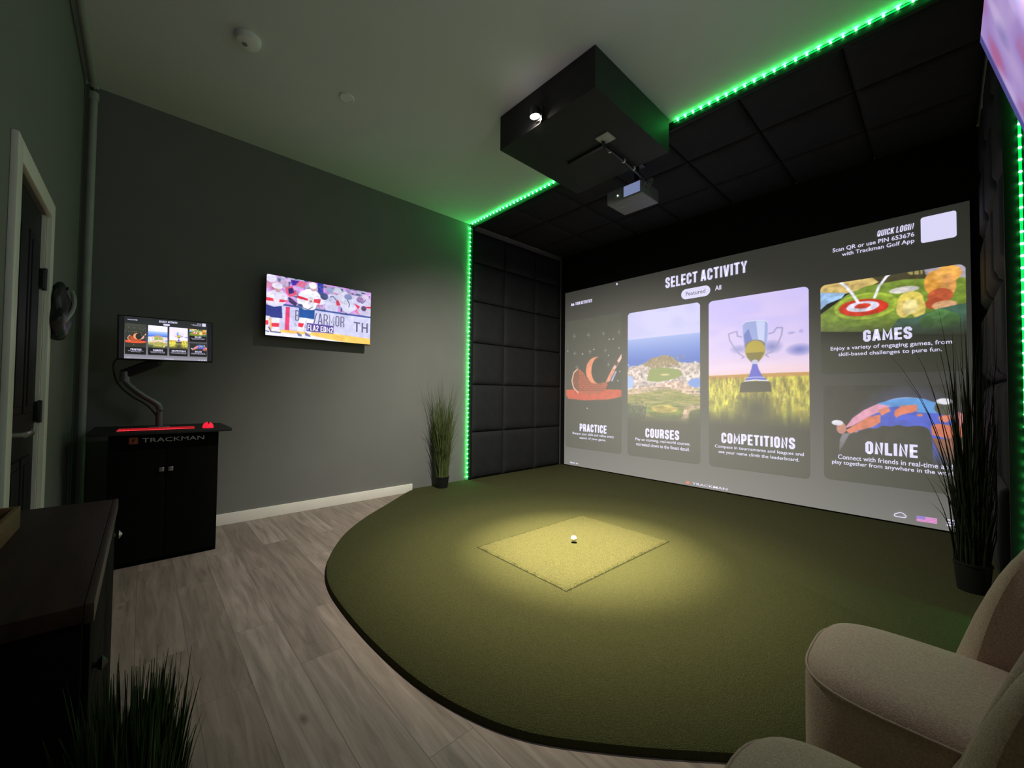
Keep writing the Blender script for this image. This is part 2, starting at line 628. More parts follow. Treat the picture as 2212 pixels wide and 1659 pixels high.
# condensed bold capitals drawn as broad strokes (unit cell; every stroke is a line of points)
_c, _k = 0.30, 0.13
_O = [(_c, 0), (1 - _c, 0), (1, _k), (1, 1 - _k), (1 - _c, 1), (_c, 1), (0, 1 - _k), (0, _k), (_c, 0), (1 - _c, 0)]
GLYPH = {
    'O': (1, [_O]), 'Q': (1, [_O, [(0.55, 0.28), (1.08, -0.06)]]),
    'C': (1, [[(1, 0.66), (1, 1 - _k), (1 - _c, 1), (_c, 1), (0, 1 - _k), (0, _k), (_c, 0), (1 - _c, 0), (1, _k), (1, 0.34)]]),
    'G': (1, [[(1, 0.70), (1, 1 - _k), (1 - _c, 1), (_c, 1), (0, 1 - _k), (0, _k), (_c, 0), (1 - _c, 0), (1, _k), (1, 0.46), (0.5, 0.46)]]),
    'S': (1, [[(1, 0.70), (1, 1 - _k), (1 - _c, 1), (_c, 1), (0, 1 - _k), (0, 0.68), (0.2, 0.56), (0.8, 0.44), (1, 0.32), (1, _k), (1 - _c, 0), (_c, 0), (0, _k), (0, 0.30)]]),
    'E': (0.86, [[(1, 1), (0, 1), (0, 0), (1, 0)], [(0, 0.5), (0.9, 0.5)]]), 'F': (0.84, [[(1, 1), (0, 1), (0, -0.07)], [(0, 0.5), (0.9, 0.5)]]),
    'L': (0.8, [[(0, 1.07), (0, 0), (1, 0)]]), 'T': (0.95, [[(0, 1), (1, 1)], [(0.5, 1), (0.5, -0.07)]]), 'I': (0.0, [[(0.5, -0.07), (0.5, 1.07)]]),
    'A': (1.1, [[(-0.05, -0.07), (0.42, 1.0), (0.58, 1.0), (1.05, -0.07)], [(0.16, 0.25), (0.84, 0.25)]]), 'V': (1.1, [[(-0.05, 1.07), (0.42, 0), (0.58, 0), (1.05, 1.07)]]),
    'Y': (1.1, [[(-0.05, 1.07), (0.5, 0.42), (1.05, 1.07)], [(0.5, 0.45), (0.5, -0.07)]]),
    'P': (1, [[(0, -0.07), (0, 1), (1 - _c, 1), (1, 1 - _k), (1, 0.42 + _k), (1 - _c, 0.42), (0, 0.42)]]),
    'R': (1, [[(0, -0.07), (0, 1), (1 - _c, 1), (1, 1 - _k), (1, 0.46 + _k), (1 - _c, 0.46), (0, 0.46)], [(0.52, 0.46), (1.0, 0.28), (1.0, -0.07)]]),
    'B': (1, [[(0, 0), (0, 1), (1 - _c, 1), (1, 1 - _k), (1, 0.52 + _k), (1 - _c, 0.52), (0, 0.52)], [(1 - _c, 0.52), (1, 0.52 - _k), (1, _k), (1 - _c, 0), (0, 0)]]),
    'D': (1, [[(0, 0.5), (0, 1), (1 - _c, 1), (1, 1 - _k), (1, _k), (1 - _c, 0), (0, 0), (0, 0.6)]]),
    'M': (1.5, [[(0, -0.07), (0, 1), (0.5, 0.22), (1, 1), (1, -0.07)]]), 'N': (1.1, [[(0, -0.07), (0, 1), (1, 0), (1, 1.07)]]),
    'U': (1, [[(0, 1.07), (0, _k), (_c, 0), (1 - _c, 0), (1, _k), (1, 1.07)]]), 'K': (1.05, [[(0, -0.07), (0, 1.07)], [(1.05, 1.07), (0.05, 0.42)], [(0.35, 0.6), (1.08, -0.07)]]),
    'H': (1, [[(0, -0.07), (0, 1.07)], [(1, -0.07), (1, 1.07)], [(0, 0.5), (1, 0.5)]]), '/': (0.75, [[(0, -0.07), (1, 1.07)]]),
    '2': (0.95, [[(0, 0.72), (0, 1 - _k), (_c, 1), (1 - _c, 1), (1, 1 - _k), (1, 0.64), (0.02, 0.12), (0, 0), (1, 0)]]),
}


def heading(name, s, x0, x1, z0, z1, to_world, m, parent, wt=0.70, slant=0.0):
    """Heavy condensed capitals filling the rectangle; wt is the stem as a share of a letter's inner width."""
    cw_, gap, sp_ = 1.0, 0.34, 0.75
    adv, tot = [], 0.0
    for ch in s:
        w_ = sp_ if ch == ' ' else GLYPH[ch][0] * cw_ + wt
        adv.append(tot)
        tot += w_ + (0 if ch == ' ' else gap)
    tot -= gap
    sx = (x1 - x0) / tot
    st = wt * sx                                   # stem width
    sh = min(st * 0.92, (z1 - z0) * 0.24)          # bar height
    hh = (z1 - z0) - sh
    V, F = [], []
    for ch, a in zip(s, adv):
        if ch == ' ':
            continue
        gw, lines = GLYPH[ch]
        for ln in lines:
            P = [np.array((x0 + (a + wt / 2 + (px * gw * cw_ if gw else 0)) * sx, z0 + sh / 2 + min(max(pz, -sh / 2 / hh), 1 + sh / 2 / hh) * hh)) for px, pz in ln]
            for e0, e1 in ((0, 1), (-1, -2)):
                if ln[e0][1] == ln[e1][1] and len(ln) < 8 and (ln[e0][0] in (0, 1) or ln[e0][0] == 0.9):
                    P[e0] = P[e0] + np.array((math.copysign(wt * 0.5 * sx, ln[e0][0] - ln[e1][0]), 0.0))
            # walk in a frame where bars and stems have equal width
            q = np.array((1.0, st / sh))
            Q = [p_ * q for p_ in P]
            L_, R_ = [], []
            for i, p_ in enumerate(Q):
                d0 = Q[i] - Q[i - 1] if i > 0 else Q[1] - Q[0]
                d1 = Q[i + 1] - Q[i] if i < len(Q) - 1 else Q[-1] - Q[-2]
                n0 = np.array((-d0[1], d0[0])) / (np.hypot(*d0) + 1e-9)
                n1 = np.array((-d1[1], d1[0])) / (np.hypot(*d1) + 1e-9)
                b_ = n0 + n1
                b_ = b_ / max(np.hypot(*b_), 1e-6)
                ml = min(1.6, 1.0 / max(b_.dot(n0), 0.3))
                L_.append((p_ + b_ * ml * st / 2) / q)
                R_.append((p_ - b_ * ml * st / 2) / q)
            for i in range(len(Q) - 1):
                k = len(V)
                V += [L_[i], R_[i], R_[i + 1], L_[i + 1]]
                F.append((k, k + 1, k + 2, k + 3))
    V = np.array(V)
    V[:, 0] += slant * (V[:, 1] - z0)
    W_ = to_world(V[:, 0], V[:, 1]) - np.array(ORG[parent])[None, :]
    me = bpy.data.meshes.new(name)
    me.from_pydata([tuple(v) for v in W_], [], F)
    me.materials.append(m)
    o = bpy.data.objects.new(name, me)
    COL.objects.link(o)
    o.parent = parent
    ORG[o] = ORG[parent]
    return o

ART = {
 'PRACTICE': [
  ('p',(196,72,44),[(.135,1.174),(.666,1.183),(1.091,1.173),(1.091,1.079),(.899,1.038),(.496,1.017),(.185,1.037),(.136,1.089)]),
  ('p',(168,78,46),[(.242,1.31),(.275,1.435),(.353,1.485),(.418,1.461),(.494,1.387),(.519,1.326),(.605,1.274),(.852,1.28),(.886,1.241),(.784,1.124),(.545,1.103),(.368,1.143),(.277,1.205)]),
  ('p',(120,60,38),[(.29,1.195),(.268,1.331),(.301,1.435),(.361,1.47),(.379,1.453),(.374,1.153)]),
  ('l',(112,44,26),.008,[(.377,1.38),(.519,1.372)]),
  ('l',(112,44,26),.008,[(.377,1.349),(.593,1.34)]),
  ('l',(112,44,26),.008,[(.378,1.318),(.665,1.309)]),
  ('l',(112,44,26),.008,[(.378,1.287),(.737,1.278)]),
  ('l',(112,44,26),.008,[(.378,1.256),(.807,1.248)]),
  ('l',(112,44,26),.008,[(.378,1.225),(.807,1.218)]),
  ('l',(112,44,26),.009,[(.378,1.195),(.807,1.189)]),
  ('l',(112,44,26),.009,[(.379,1.164),(.807,1.16)]),
  ('l',(240,205,180),.015,[(.363,1.133),(.277,1.205),(.247,1.306),(.278,1.425),(.351,1.481)]),
  ('p',(220,140,112),[(.834,1.271),(.902,1.283),(.99,1.431),(.946,1.471)]),
  ('p',(232,185,170),[(.946,1.467),(.986,1.44),(1.089,1.593),(1.089,1.657)]),
  ('p',(90,50,45),[(.977,1.523),(1.012,1.487),(1.047,1.538),(1.016,1.567)]),
  ('p',(150,170,210),[(.92,1.294),(.951,1.286),(1.017,1.42),(.999,1.43)]),
  ('e',(222,132,96),(.679,1.448),.177,.191),
  ('e',(56,58,46),(.731,1.446),.13,.186),
  ('l',(130,134,124),.008,[(.255,1.976),(.313,1.971)]),
  ('l',(130,134,124),.008,[(.284,2.007),(.285,1.94)]),
  ('l',(130,134,124),.008,[(.52,1.966),(.574,1.961)]),
  ('l',(130,134,124),.008,[(.547,1.996),(.548,1.931)]),
  ('l',(130,134,124),.008,[(.778,1.96),(.829,1.955)]),
  ('l',(130,134,124),.008,[(.803,1.989),(.803,1.926)]),
  ('l',(130,134,124),.008,[(1.026,1.957),(1.073,1.952)]),
  ('l',(130,134,124),.008,[(1.049,1.985),(1.05,1.924)]),
  ('l',(130,134,124),.009,[(.27,1.719),(.328,1.715)]),
  ('l',(130,134,124),.008,[(.299,1.75),(.3,1.683)]),
  ('l',(130,134,124),.008,[(.546,1.724),(.6,1.72)]),
  ('l',(130,134,124),.009,[(.573,1.755),(.574,1.69)]),
  ('l',(130,134,124),.008,[(.809,1.721),(.859,1.717)]),
  ('l',(130,134,124),.007,[(.834,1.75),(.834,1.688)]),
  ('l',(130,134,124),.008,[(.86,1.523),(.91,1.52)]),
  ('l',(130,134,124),.008,[(.885,1.553),(.885,1.49)]),
  ('l',(130,134,124),.008,[(.311,1.507),(.369,1.505)]),
  ('l',(130,134,124),.008,[(.34,1.539),(.34,1.473)]),
  ('e',(225,225,225),(.639,1.748),.01,.008),
  ('e',(225,225,225),(.885,1.648),.009,.007),
  ('e',(225,225,225),(.441,1.697),.011,.008),
  ('e',(225,225,225),(1.062,1.418),.009,.008),
  ('e',(225,225,225),(1.034,1.296),.009,.008),
  ('e',(225,225,225),(.895,1.87),.009,.008),
  ('e',(225,225,225),(.958,1.868),.009,.008),
  ('e',(225,225,225),(.166,1.758),.01,.008),
  ('e',(225,225,225),(1.05,1.738),.009,.007),
  ('e',(225,225,225),(.529,.905),.01,.008),
 ],
 'COURSES': [
  ('p',(84,116,200),[(1.156,1.873),(2.147,1.809),(2.146,1.389),(1.158,1.424)]),
  ('p',(140,160,222),[(1.157,1.845),(2.147,1.785),(2.146,1.696),(1.157,1.752)]),
  ('p',(200,184,178),[(1.158,1.477),(1.342,1.482),(1.421,1.505),(1.517,1.568),(1.61,1.58),(1.692,1.604),(1.79,1.572),(1.876,1.5),(1.993,1.485),(2.146,1.494),(2.145,1.051),(1.159,1.033)]),
  ('p',(150,130,98),[(1.401,1.491),(1.517,1.568),(1.61,1.58),(1.692,1.604),(1.79,1.572),(1.876,1.5),(1.842,1.451),(1.647,1.45),(1.498,1.439)]),
  ('p',(132,146,76),[(1.498,1.43),(1.647,1.45),(1.876,1.415),(1.927,1.347),(1.79,1.3),(1.61,1.268),(1.46,1.288)]),
  ('e',(205,190,130),(1.701,1.357),.057,.013),
  ('e',(110,146,214),(2.082,1.253),.095,.052),
  ('e',(165,185,232),(1.21,1.274),.07,.086),
  ('p',(150,146,78),[(1.159,1.154),(1.61,1.225),(1.876,1.264),(2.145,1.115),(2.144,.746),(1.16,.681)]),
  ('p',(206,176,160),[(1.19,1.173),(1.342,1.2),(1.61,1.242),(1.876,1.289),(1.96,1.246),(2.137,1.131),(2.137,1.083),(1.96,1.127),(1.737,1.181),(1.421,1.131),(1.19,1.099)]),
  ('p',(128,130,62),[(1.19,1.08),(1.46,1.11),(1.719,1.086),(1.96,1.089),(2.137,1.067),(2.137,1.035),(1.79,1.045),(1.19,1.015)]),
  ('p',(66,76,50),[(1.159,.987),(1.343,1.0),(1.46,.95),(1.441,.806),(1.16,.681)]),
  ('e',(112,124,52),(1.719,.915),.257,.103),
  ('e',(176,158,72),(1.692,.936),.167,.052),
  ('p',(196,164,136),[(1.943,.961),(2.137,1.015),(2.137,.967),(2.009,.93),(1.96,.8),(1.901,.797)]),
  ('p',(70,78,44),[(2.009,.917),(2.137,.946),(2.137,.746),(1.976,.735)]),
 ],
 'COMPETITIONS': [
  ('e',(104,112,188),(3.077,1.565),.097,.048),
  ('e',(122,126,192),(2.842,1.611),.084,.056),
  ('e',(150,146,205),(2.535,1.608),.075,.039),
  ('e',(150,150,205),(3.011,1.736),.032,.012),
  ('e',(165,160,212),(3.091,1.745),.019,.018),
  ('p',(216,182,212),[(2.207,1.383),(2.345,1.447),(2.464,1.465),(2.541,1.413),(2.748,1.444),(2.953,1.486),(3.163,1.486),(3.162,1.349),(2.206,1.339)]),
  ('p',(186,140,72),[(2.206,1.327),(2.724,1.34),(3.167,1.343),(3.167,1.225),(2.206,1.236)]),
  ('p',(178,172,60),[(2.206,1.283),(2.724,1.295),(3.167,1.309),(3.164,.805),(2.205,.739)]),
  ('e',(84,84,52),(2.699,.974),.212,.203),
  ('p',(66,64,52),[(2.553,1.242),(2.603,1.259),(2.794,1.261),(2.831,1.247),(2.839,1.15),(2.54,1.142)]),
  ('l',(150,148,186),.012,[(2.562,1.738),(2.522,1.752),(2.517,1.803),(2.478,1.796),(2.433,1.783),(2.445,1.714),(2.491,1.626),(2.541,1.555),(2.589,1.521),(2.566,1.509)]),
  ('l',(150,148,186),.012,[(2.814,1.747),(2.857,1.755),(2.888,1.802),(2.937,1.796),(2.928,1.722),(2.89,1.621),(2.842,1.558),(2.784,1.533),(2.813,1.507)]),
  ('p',(150,164,216),[(2.574,1.88),(2.606,1.898),(2.703,1.899),(2.786,1.89),(2.809,1.867),(2.806,1.721),(2.787,1.576),(2.749,1.49),(2.713,1.443),(2.665,1.446),(2.616,1.506),(2.589,1.59),(2.578,1.757)]),
  ('p',(196,204,240),[(2.701,1.892),(2.784,1.884),(2.773,1.63),(2.726,1.634)]),
  ('p',(104,120,190),[(2.583,1.757),(2.63,1.821),(2.666,1.694),(2.604,1.589)]),
  ('e',(122,112,110),(2.69,1.637),.095,.06),
  ('e',(176,156,44),(2.69,1.58),.094,.109),
  ('p',(120,108,46),[(2.604,1.562),(2.778,1.563),(2.743,1.492),(2.711,1.449),(2.667,1.451),(2.622,1.505)]),
  ('l',(222,224,244),.008,[(2.574,1.877),(2.606,1.898),(2.703,1.899),(2.786,1.89),(2.809,1.867)]),
  ('e',(190,190,214),(2.689,1.461),.031,.027),
  ('p',(84,88,196),[(2.667,1.442),(2.71,1.439),(2.724,1.385),(2.753,1.321),(2.797,1.272),(2.59,1.265),(2.637,1.324),(2.655,1.388)]),
  ('l',(226,228,248),.011,[(2.588,1.262),(2.688,1.274),(2.803,1.264)]),
  ('l',(200,206,240),.008,[(2.613,1.297),(2.688,1.304),(2.777,1.299)]),
 ],
 'GAMES': [
  ('p',(70,64,44),[(3.22,2.208),(3.537,2.213),(3.758,2.199),(4.173,2.188),(4.17,2.016),(3.218,2.06)]),
  ('p',(206,178,108),[(3.228,2.164),(3.351,2.189),(3.407,2.19),(3.522,2.185),(3.61,2.172),(3.66,2.114),(3.536,2.065),(3.437,2.053),(3.227,2.101)]),
  ('p',(152,142,86),[(3.805,2.188),(3.928,2.191),(3.93,2.128),(3.857,2.135)]),
  ('l',(70,60,40),.009,[(3.834,2.195),(3.837,2.139)]),
  ('l',(70,60,40),.009,[(3.874,2.196),(3.876,2.131)]),
  ('l',(70,60,40),.009,[(3.909,2.195),(3.911,2.123)]),
  ('p',(172,162,176),[(3.929,2.192),(4.116,2.202),(4.173,2.188),(4.17,1.982),(4.067,2.09),(3.946,2.116)]),
  ('p',(118,142,52),[(3.225,1.87),(3.341,1.957),(3.444,2.041),(3.58,2.096),(3.817,2.106),(4.171,2.051),(4.166,1.622),(3.224,1.724)]),
  ('e',(162,184,62),(3.568,1.917),.217,.117),
  ('e',(138,162,54),(3.568,1.917),.19,.098),
  ('p',(152,188,228),[(3.227,2.099),(3.438,2.058),(3.405,2.013),(3.301,1.979),(3.226,1.907)]),
  ('p',(206,52,32),[(3.381,1.91),(3.405,1.957),(3.475,1.981),(3.579,1.983),(3.672,1.958),(3.722,1.915),(3.717,1.879),(3.671,1.848),(3.578,1.83),(3.473,1.838),(3.404,1.871)]),
  ('p',(222,218,238),[(3.434,1.914),(3.459,1.949),(3.52,1.964),(3.594,1.961),(3.651,1.942),(3.666,1.911),(3.636,1.882),(3.571,1.867),(3.496,1.873),(3.451,1.89)]),
  ('p',(206,56,36),[(3.493,1.923),(3.52,1.941),(3.564,1.945),(3.601,1.934),(3.606,1.917),(3.578,1.9),(3.534,1.899),(3.501,1.909)]),
  ('l',(238,236,250),.021,[(3.363,2.177),(3.391,2.173),(3.441,2.113),(3.483,2.04),(3.523,1.953)]),
  ('l',(238,236,250),.019,[(3.751,2.188),(3.709,2.152),(3.663,2.08),(3.631,1.984)]),
  ('e',(212,206,200),(3.816,2.018),.091,.028),
  ('e',(226,158,66),(3.995,2.043),.06,.098),
  ('e',(232,170,84),(4.067,2.099),.076,.07),
  ('e',(226,160,90),(4.072,2.01),.041,.087),
  ('e',(190,88,54),(4.024,1.93),.071,.062),
  ('e',(176,76,46),(3.993,1.873),.054,.045),
  ('e',(214,164,120),(4.047,1.851),.07,.037),
  ('e',(228,208,96),(3.854,1.923),.077,.074),
  ('e',(222,196,110),(3.814,1.855),.046,.074),
  ('e',(228,206,104),(3.899,1.851),.044,.083),
  ('e',(236,220,150),(3.854,1.868),.045,.064),
  ('p',(70,104,88),[(3.732,1.697),(3.78,1.776),(3.879,1.772),(4.004,1.826),(4.168,1.853),(4.165,1.605),(3.731,1.65)]),
  ('e',(84,130,72),(4.015,1.745),.083,.08),
  ('e',(70,112,62),(3.948,1.727),.043,.054),
  ('e',(74,116,64),(4.086,1.727),.047,.061),
 ],
 'ONLINE': [
  ('e',(84,84,120),(3.829,.566),.396,.609),
  ('e',(150,170,220),(3.829,.566),.368,.539),
  ('e',(74,92,196),(3.829,.562),.359,.524),
  ('p',(90,150,214),[(3.639,1.048),(3.753,1.089),(3.841,1.098),(3.926,1.092),(4.001,1.057),(4.0,.976),(3.886,.98),(3.821,1.034),(3.682,1.011)]),
  ('p',(216,150,176),[(3.419,.818),(3.473,.913),(3.55,.986),(3.639,1.043),(3.718,1.031),(3.682,.991),(3.58,.928),(3.473,.842)]),
  ('p',(216,122,94),[(3.425,.798),(3.504,.864),(3.58,.928),(3.66,.952),(3.659,.883),(3.608,.841),(3.518,.805),(3.456,.77)]),
  ('p',(216,128,104),[(3.646,.99),(3.711,1.021),(3.724,.983),(3.667,.942)]),
  ('p',(218,124,96),[(3.752,.994),(3.794,1.033),(3.88,1.045),(3.886,.999),(3.86,.979),(3.793,.957),(3.758,.929),(3.745,.955)]),
  ('e',(214,124,96),(3.899,.958),.018,.011),
  ('p',(216,124,100),[(4.003,.949),(4.049,.969),(4.085,.953),(4.049,.906),(4.012,.913)]),
  ('p',(220,140,140),[(4.079,.952),(4.103,.998),(4.144,.973),(4.178,.923),(4.182,.836),(4.108,.883)]),
  ('p',(206,112,84),[(3.962,.874),(3.999,.894),(4.042,.888),(4.177,.871),(4.182,.785),(4.041,.781),(3.967,.802)]),
  ('p',(54,54,48),[(3.365,.28),(3.376,.61),(3.44,.738),(3.518,.8),(3.579,.829),(3.637,.828),(3.674,.86),(3.723,.849),(3.771,.871),(3.819,.855),(3.885,.874),(3.949,.855),(3.967,.774),(3.971,.585),(3.975,.387)]),
  ('p',(140,88,68),[(3.964,.774),(4.041,.772),(4.071,.783),(4.17,.758),(4.156,.548),(4.069,.571),(4.009,.652)]),
  ('e',(62,66,60),(4.136,.763),.034,.035),
  ('p',(126,120,132),[(3.374,.589),(3.383,.713),(3.401,.766),(3.456,.78),(3.412,.675)]),
  ('e',(196,132,118),(3.394,.816),.035,.052),
  ('e',(224,222,232),(3.366,.864),.042,.025),
  ('e',(74,74,64),(4.038,1.022),.055,.059),
  ('e',(226,226,234),(4.038,1.074),.047,.025),
 ],
 'TV': [
  ('p',(206,206,240),[(.717,1.844),(.899,1.856),(1.025,1.855),(1.219,1.859),(1.699,1.858),(1.703,1.634),(1.162,1.643),(.871,1.648),(.721,1.645)]),
  ('p',(50,58,160),[(1.158,2.111),(1.211,2.108),(1.213,2.011),(1.166,2.023)]),
  ('p',(72,40,150),[(.939,2.09),(1.008,2.097),(.998,2.056),(.946,2.04)]),
  ('p',(226,110,150),[(1.008,2.097),(1.074,2.091),(1.045,2.04),(.975,2.046)]),
  ('p',(226,90,120),[(.896,2.012),(.946,2.04),(.976,1.995),(.999,1.973),(.931,1.936),(.903,1.969)]),
  ('p',(60,40,110),[(.919,2.009),(.952,2.022),(.97,1.981),(.925,1.96)]),
  ('e',(226,222,244),(.788,2.077),.04,.037),
  ('e',(190,170,200),(.89,2.054),.027,.028),
  ('p',(204,204,234),[(1.223,1.98),(1.267,2.021),(1.325,2.031),(1.353,1.94),(1.342,1.85),(1.232,1.867)]),
  ('p',(214,214,238),[(1.325,2.018),(1.411,2.074),(1.473,2.029),(1.517,1.917),(1.442,1.861),(1.394,1.885)]),
  ('p',(206,200,230),[(1.466,2.056),(1.55,2.043),(1.666,2.034),(1.669,1.861),(1.553,1.873),(1.495,1.963)]),
  ('e',(150,160,202),(1.273,2.062),.035,.029),
  ('e',(206,206,232),(1.337,2.067),.04,.028),
  ('e',(130,142,190),(1.439,2.024),.037,.027),
  ('e',(150,120,170),(1.557,2.016),.036,.028),
  ('e',(206,190,220),(1.607,2.053),.036,.028),
  ('l',(70,84,140),.007,[(1.274,1.995),(1.299,2.006),(1.333,1.971)]),
  ('l',(70,84,140),.007,[(1.433,1.995),(1.454,1.956),(1.448,1.928)]),
  ('l',(90,80,130),.007,[(1.522,2.01),(1.579,1.984),(1.615,2.025)]),
  ('e',(90,70,110),(1.595,1.936),.026,.026),
  ('p',(222,50,80),[(1.326,1.963),(1.346,1.98),(1.37,1.936),(1.334,1.922)]),
  ('p',(222,50,80),[(1.502,1.971),(1.555,1.951),(1.538,1.917)]),
  ('p',(222,50,80),[(1.616,1.957),(1.667,1.965),(1.667,1.947),(1.616,1.943)]),
  ('l',(62,82,152),.015,[(.866,1.862),(1.025,1.861),(1.157,1.859),(1.415,1.855),(1.691,1.857)]),
  ('p',(226,64,112),[(.904,1.846),(.936,1.848),(.933,1.611),(.898,1.61)]),
  ('p',(240,240,252),[(.721,1.645),(.871,1.641),(1.162,1.639),(1.703,1.634),(1.705,1.54),(.723,1.537)]),
  ('p',(252,202,104),[(.86,1.643),(1.077,1.646),(1.32,1.655),(1.703,1.64),(1.704,1.569),(1.314,1.592),(1.101,1.62),(.866,1.619)]),
  ('p',(226,222,246),[(.741,1.94),(.809,1.977),(.874,1.982),(.92,1.928),(.899,1.88),(.877,1.851),(.823,1.837),(.774,1.847),(.742,1.879)]),
  ('p',(230,52,72),[(.736,1.908),(.821,1.904),(.921,1.902),(.877,1.881),(.737,1.878)]),
  ('e',(226,216,226),(.83,1.894),.024,.022),
  ('e',(206,166,166),(.841,1.989),.024,.026),
  ('e',(232,228,246),(.835,2.019),.042,.028),
  ('p',(62,52,92),[(.92,1.934),(.943,1.932),(.995,1.889),(.979,1.864),(.927,1.891)]),
  ('p',(46,56,132),[(.743,1.848),(.812,1.832),(.872,1.849),(.879,1.742),(.803,1.74),(.745,1.751)]),
  ('p',(232,230,246),[(.734,1.747),(.782,1.749),(.779,1.625),(.737,1.629)]),
  ('p',(226,48,70),[(.735,1.709),(.775,1.71),(.773,1.673),(.736,1.671)]),
  ('p',(232,230,246),[(.798,1.739),(.855,1.741),(.855,1.633),(.806,1.631)]),
  ('p',(226,48,70),[(.798,1.692),(.856,1.696),(.853,1.662),(.799,1.661)]),
  ('p',(236,180,110),[(.777,1.737),(.792,1.733),(.801,1.636),(.79,1.629)]),
  ('l',(90,84,120),.01,[(.779,1.652),(.795,1.617),(.866,1.616)]),
  ('l',(90,84,120),.008,[(.742,1.623),(.779,1.615)]),
  ('p',(238,238,252),[(1.011,1.995),(1.092,2.047),(1.16,2.028),(1.205,1.97),(1.249,1.957),(1.206,1.903),(1.156,1.915),(1.145,1.851),(1.055,1.846),(1.025,1.888),(.992,1.895),(.991,1.946)]),
  ('p',(226,40,62),[(.994,1.963),(1.089,1.945),(1.192,1.961),(1.181,1.918),(1.083,1.928),(.994,1.939)]),
  ('e',(224,216,224),(1.106,1.94),.027,.027),
  ('e',(150,110,110),(1.106,1.927),.011,.009),
  ('e',(214,160,160),(1.126,2.05),.028,.028),
  ('e',(240,238,250),(1.121,2.074),.034,.03),
  ('l',(150,150,190),.004,[(1.093,2.042),(1.111,2.032),(1.141,2.038)]),
  ('e',(66,78,122),(1.22,1.992),.035,.032),
  ('e',(66,78,122),(1.019,1.874),.021,.016),
  ('l',(120,124,150),.008,[(.996,1.87),(1.085,1.848),(1.12,1.877)]),
  ('p',(36,84,156),[(1.008,1.862),(1.055,1.842),(1.14,1.852),(1.139,1.768),(1.068,1.771),(1.01,1.77)]),
  ('p',(238,238,252),[(1.015,1.765),(1.068,1.768),(1.05,1.643),(.999,1.644)]),
  ('p',(226,48,70),[(1.008,1.72),(1.053,1.718),(1.041,1.681),(1.004,1.685)]),
  ('p',(238,238,252),[(1.076,1.763),(1.132,1.76),(1.113,1.631),(1.068,1.639)]),
  ('p',(118,118,172),[(.994,1.637),(1.036,1.616),(1.036,1.598),(1.006,1.602)]),
  ('p',(118,118,172),[(1.061,1.644),(1.107,1.617),(1.109,1.601),(1.065,1.612)]),
  ('p',(92,72,152),[(1.076,1.726),(1.31,1.727),(1.308,1.655),(1.074,1.652)]),
 ],
}

# ---------------------------------------------------------------- the room
t_ = 0.10
struct('floor', box(BM(), -t_, WR + t_, YR - t_, YS + 0.2, -0.1, 0.0), M_FLOOR, False)
struct('ceiling', box(BM(), -t_, WR + t_, YR - t_, YS + 0.2, H, H + 0.1), M_CEIL, False)
struct('wall_left', box(BM(), -t_, 0.0, YR - t_, YS + 0.2, 0.0, H), M_WALL, False)
struct('wall_right', box(BM(), WR, WR + t_, YR - t_, YS + 0.2, 0.0, H), M_WALL, False)
struct('wall_front', box(BM(), 0.0, WR, YS + 0.03, YS + 0.2, 0.0, H), M_BLACK, False)
DX0, DX1, DZ = 1.248, 1.862, 1.895     # door opening in the rear wall
bm = BM()
box(bm, 0.0, DX0, YR - t_, YR, 0, H)
box(bm, DX1, WR, YR - t_, YR, 0, H)
box(bm, DX0, DX1, YR - t_, YR, DZ, H)
struct('wall_rear', bm, M_WALL, False)
# baseboard along the television wall, stopped short at the turf
box(bm := BM(), 0.0, 0.016, YR, 2.225, 0.0, 0.092, 0.004)
struct('baseboard_left', bm, M_TRIM)
box(bm := BM(), 0.09, DX0 - 0.075, YR, YR + 0.016, 0.0, 0.092, 0.004)
struct('baseboard_rear', bm, M_TRIM)
# door casing
bm = BM()
cw = 0.075
box(bm, DX0 - cw, DX0, YR, YR + 0.018, 0.0, DZ + cw, 0.004)
box(bm, DX1, DX1 + cw, YR, YR + 0.018, 0.0, DZ + cw, 0.004)
box(bm, DX0, DX1, YR, YR + 0.018, DZ, DZ + cw, 0.004)
box(bm, DX0, DX0 + 0.014, YR - 0.09, YR, 0.0, DZ)
box(bm, DX1 - 0.014, DX1, YR - 0.09, YR, 0.0, DZ)
struct('trim_1', bm, M_TRIM, label='white painted door casing')
# door leaf
bm = BM()
dx0, dx1, dy = DX0 + 0.016, DX1 - 0.016, YR - 0.012
box(bm, dx0, dx1, dy - 0.035, dy, 0.006, DZ - 0.004, 0.002)
for za, zb in ((0.16, 0.82), (1.0, 1.75)):
    for k in range(2):
        xa = dx0 + 0.085 + k * 0.222
        box(bm, xa, xa + 0.185, dy - 0.002, dy + 0.008, za, zb, 0.007)
        box(bm, xa + 0.03, xa + 0.155, dy + 0.004, dy + 0.013, za + 0.03, zb - 0.03, 0.006)
door = struct('door_1', bm, M_BLACK, label='black panelled door in a white casing')
bm = BM()
hx, hz = DX1 - 0.075, 0.935
cyl(bm, (hx, dy, hz), (hx, dy + 0.012, hz), 0.028)
cyl(bm, (hx, dy + 0.01, hz), (hx, dy + 0.05, hz), 0.011)
tube(bm, catmull([(hx + 0.008, dy + 0.048, hz), (hx - 0.03, dy + 0.052, hz + 0.003), (hx - 0.08, dy + 0.05, hz - 0.002), (hx - 0.12, dy + 0.046, hz + 0.004)], 5), 0.010, 12)
part('handle', bm, M_SILV, door, 'polished lever handle')
for z in (1.60, 1.00, 0.30):
    bm = BM()
    box(bm, dx0 - 0.016, dx0 + 0.02, dy, dy + 0.016, z - 0.045, z + 0.045, 0.003)
    cyl(bm, (dx0 - 0.001, dy + 0.016, z - 0.05), (dx0 - 0.001, dy + 0.016, z + 0.05), 0.007, n=12)
    part('hinge', bm, M_PLAST, door)

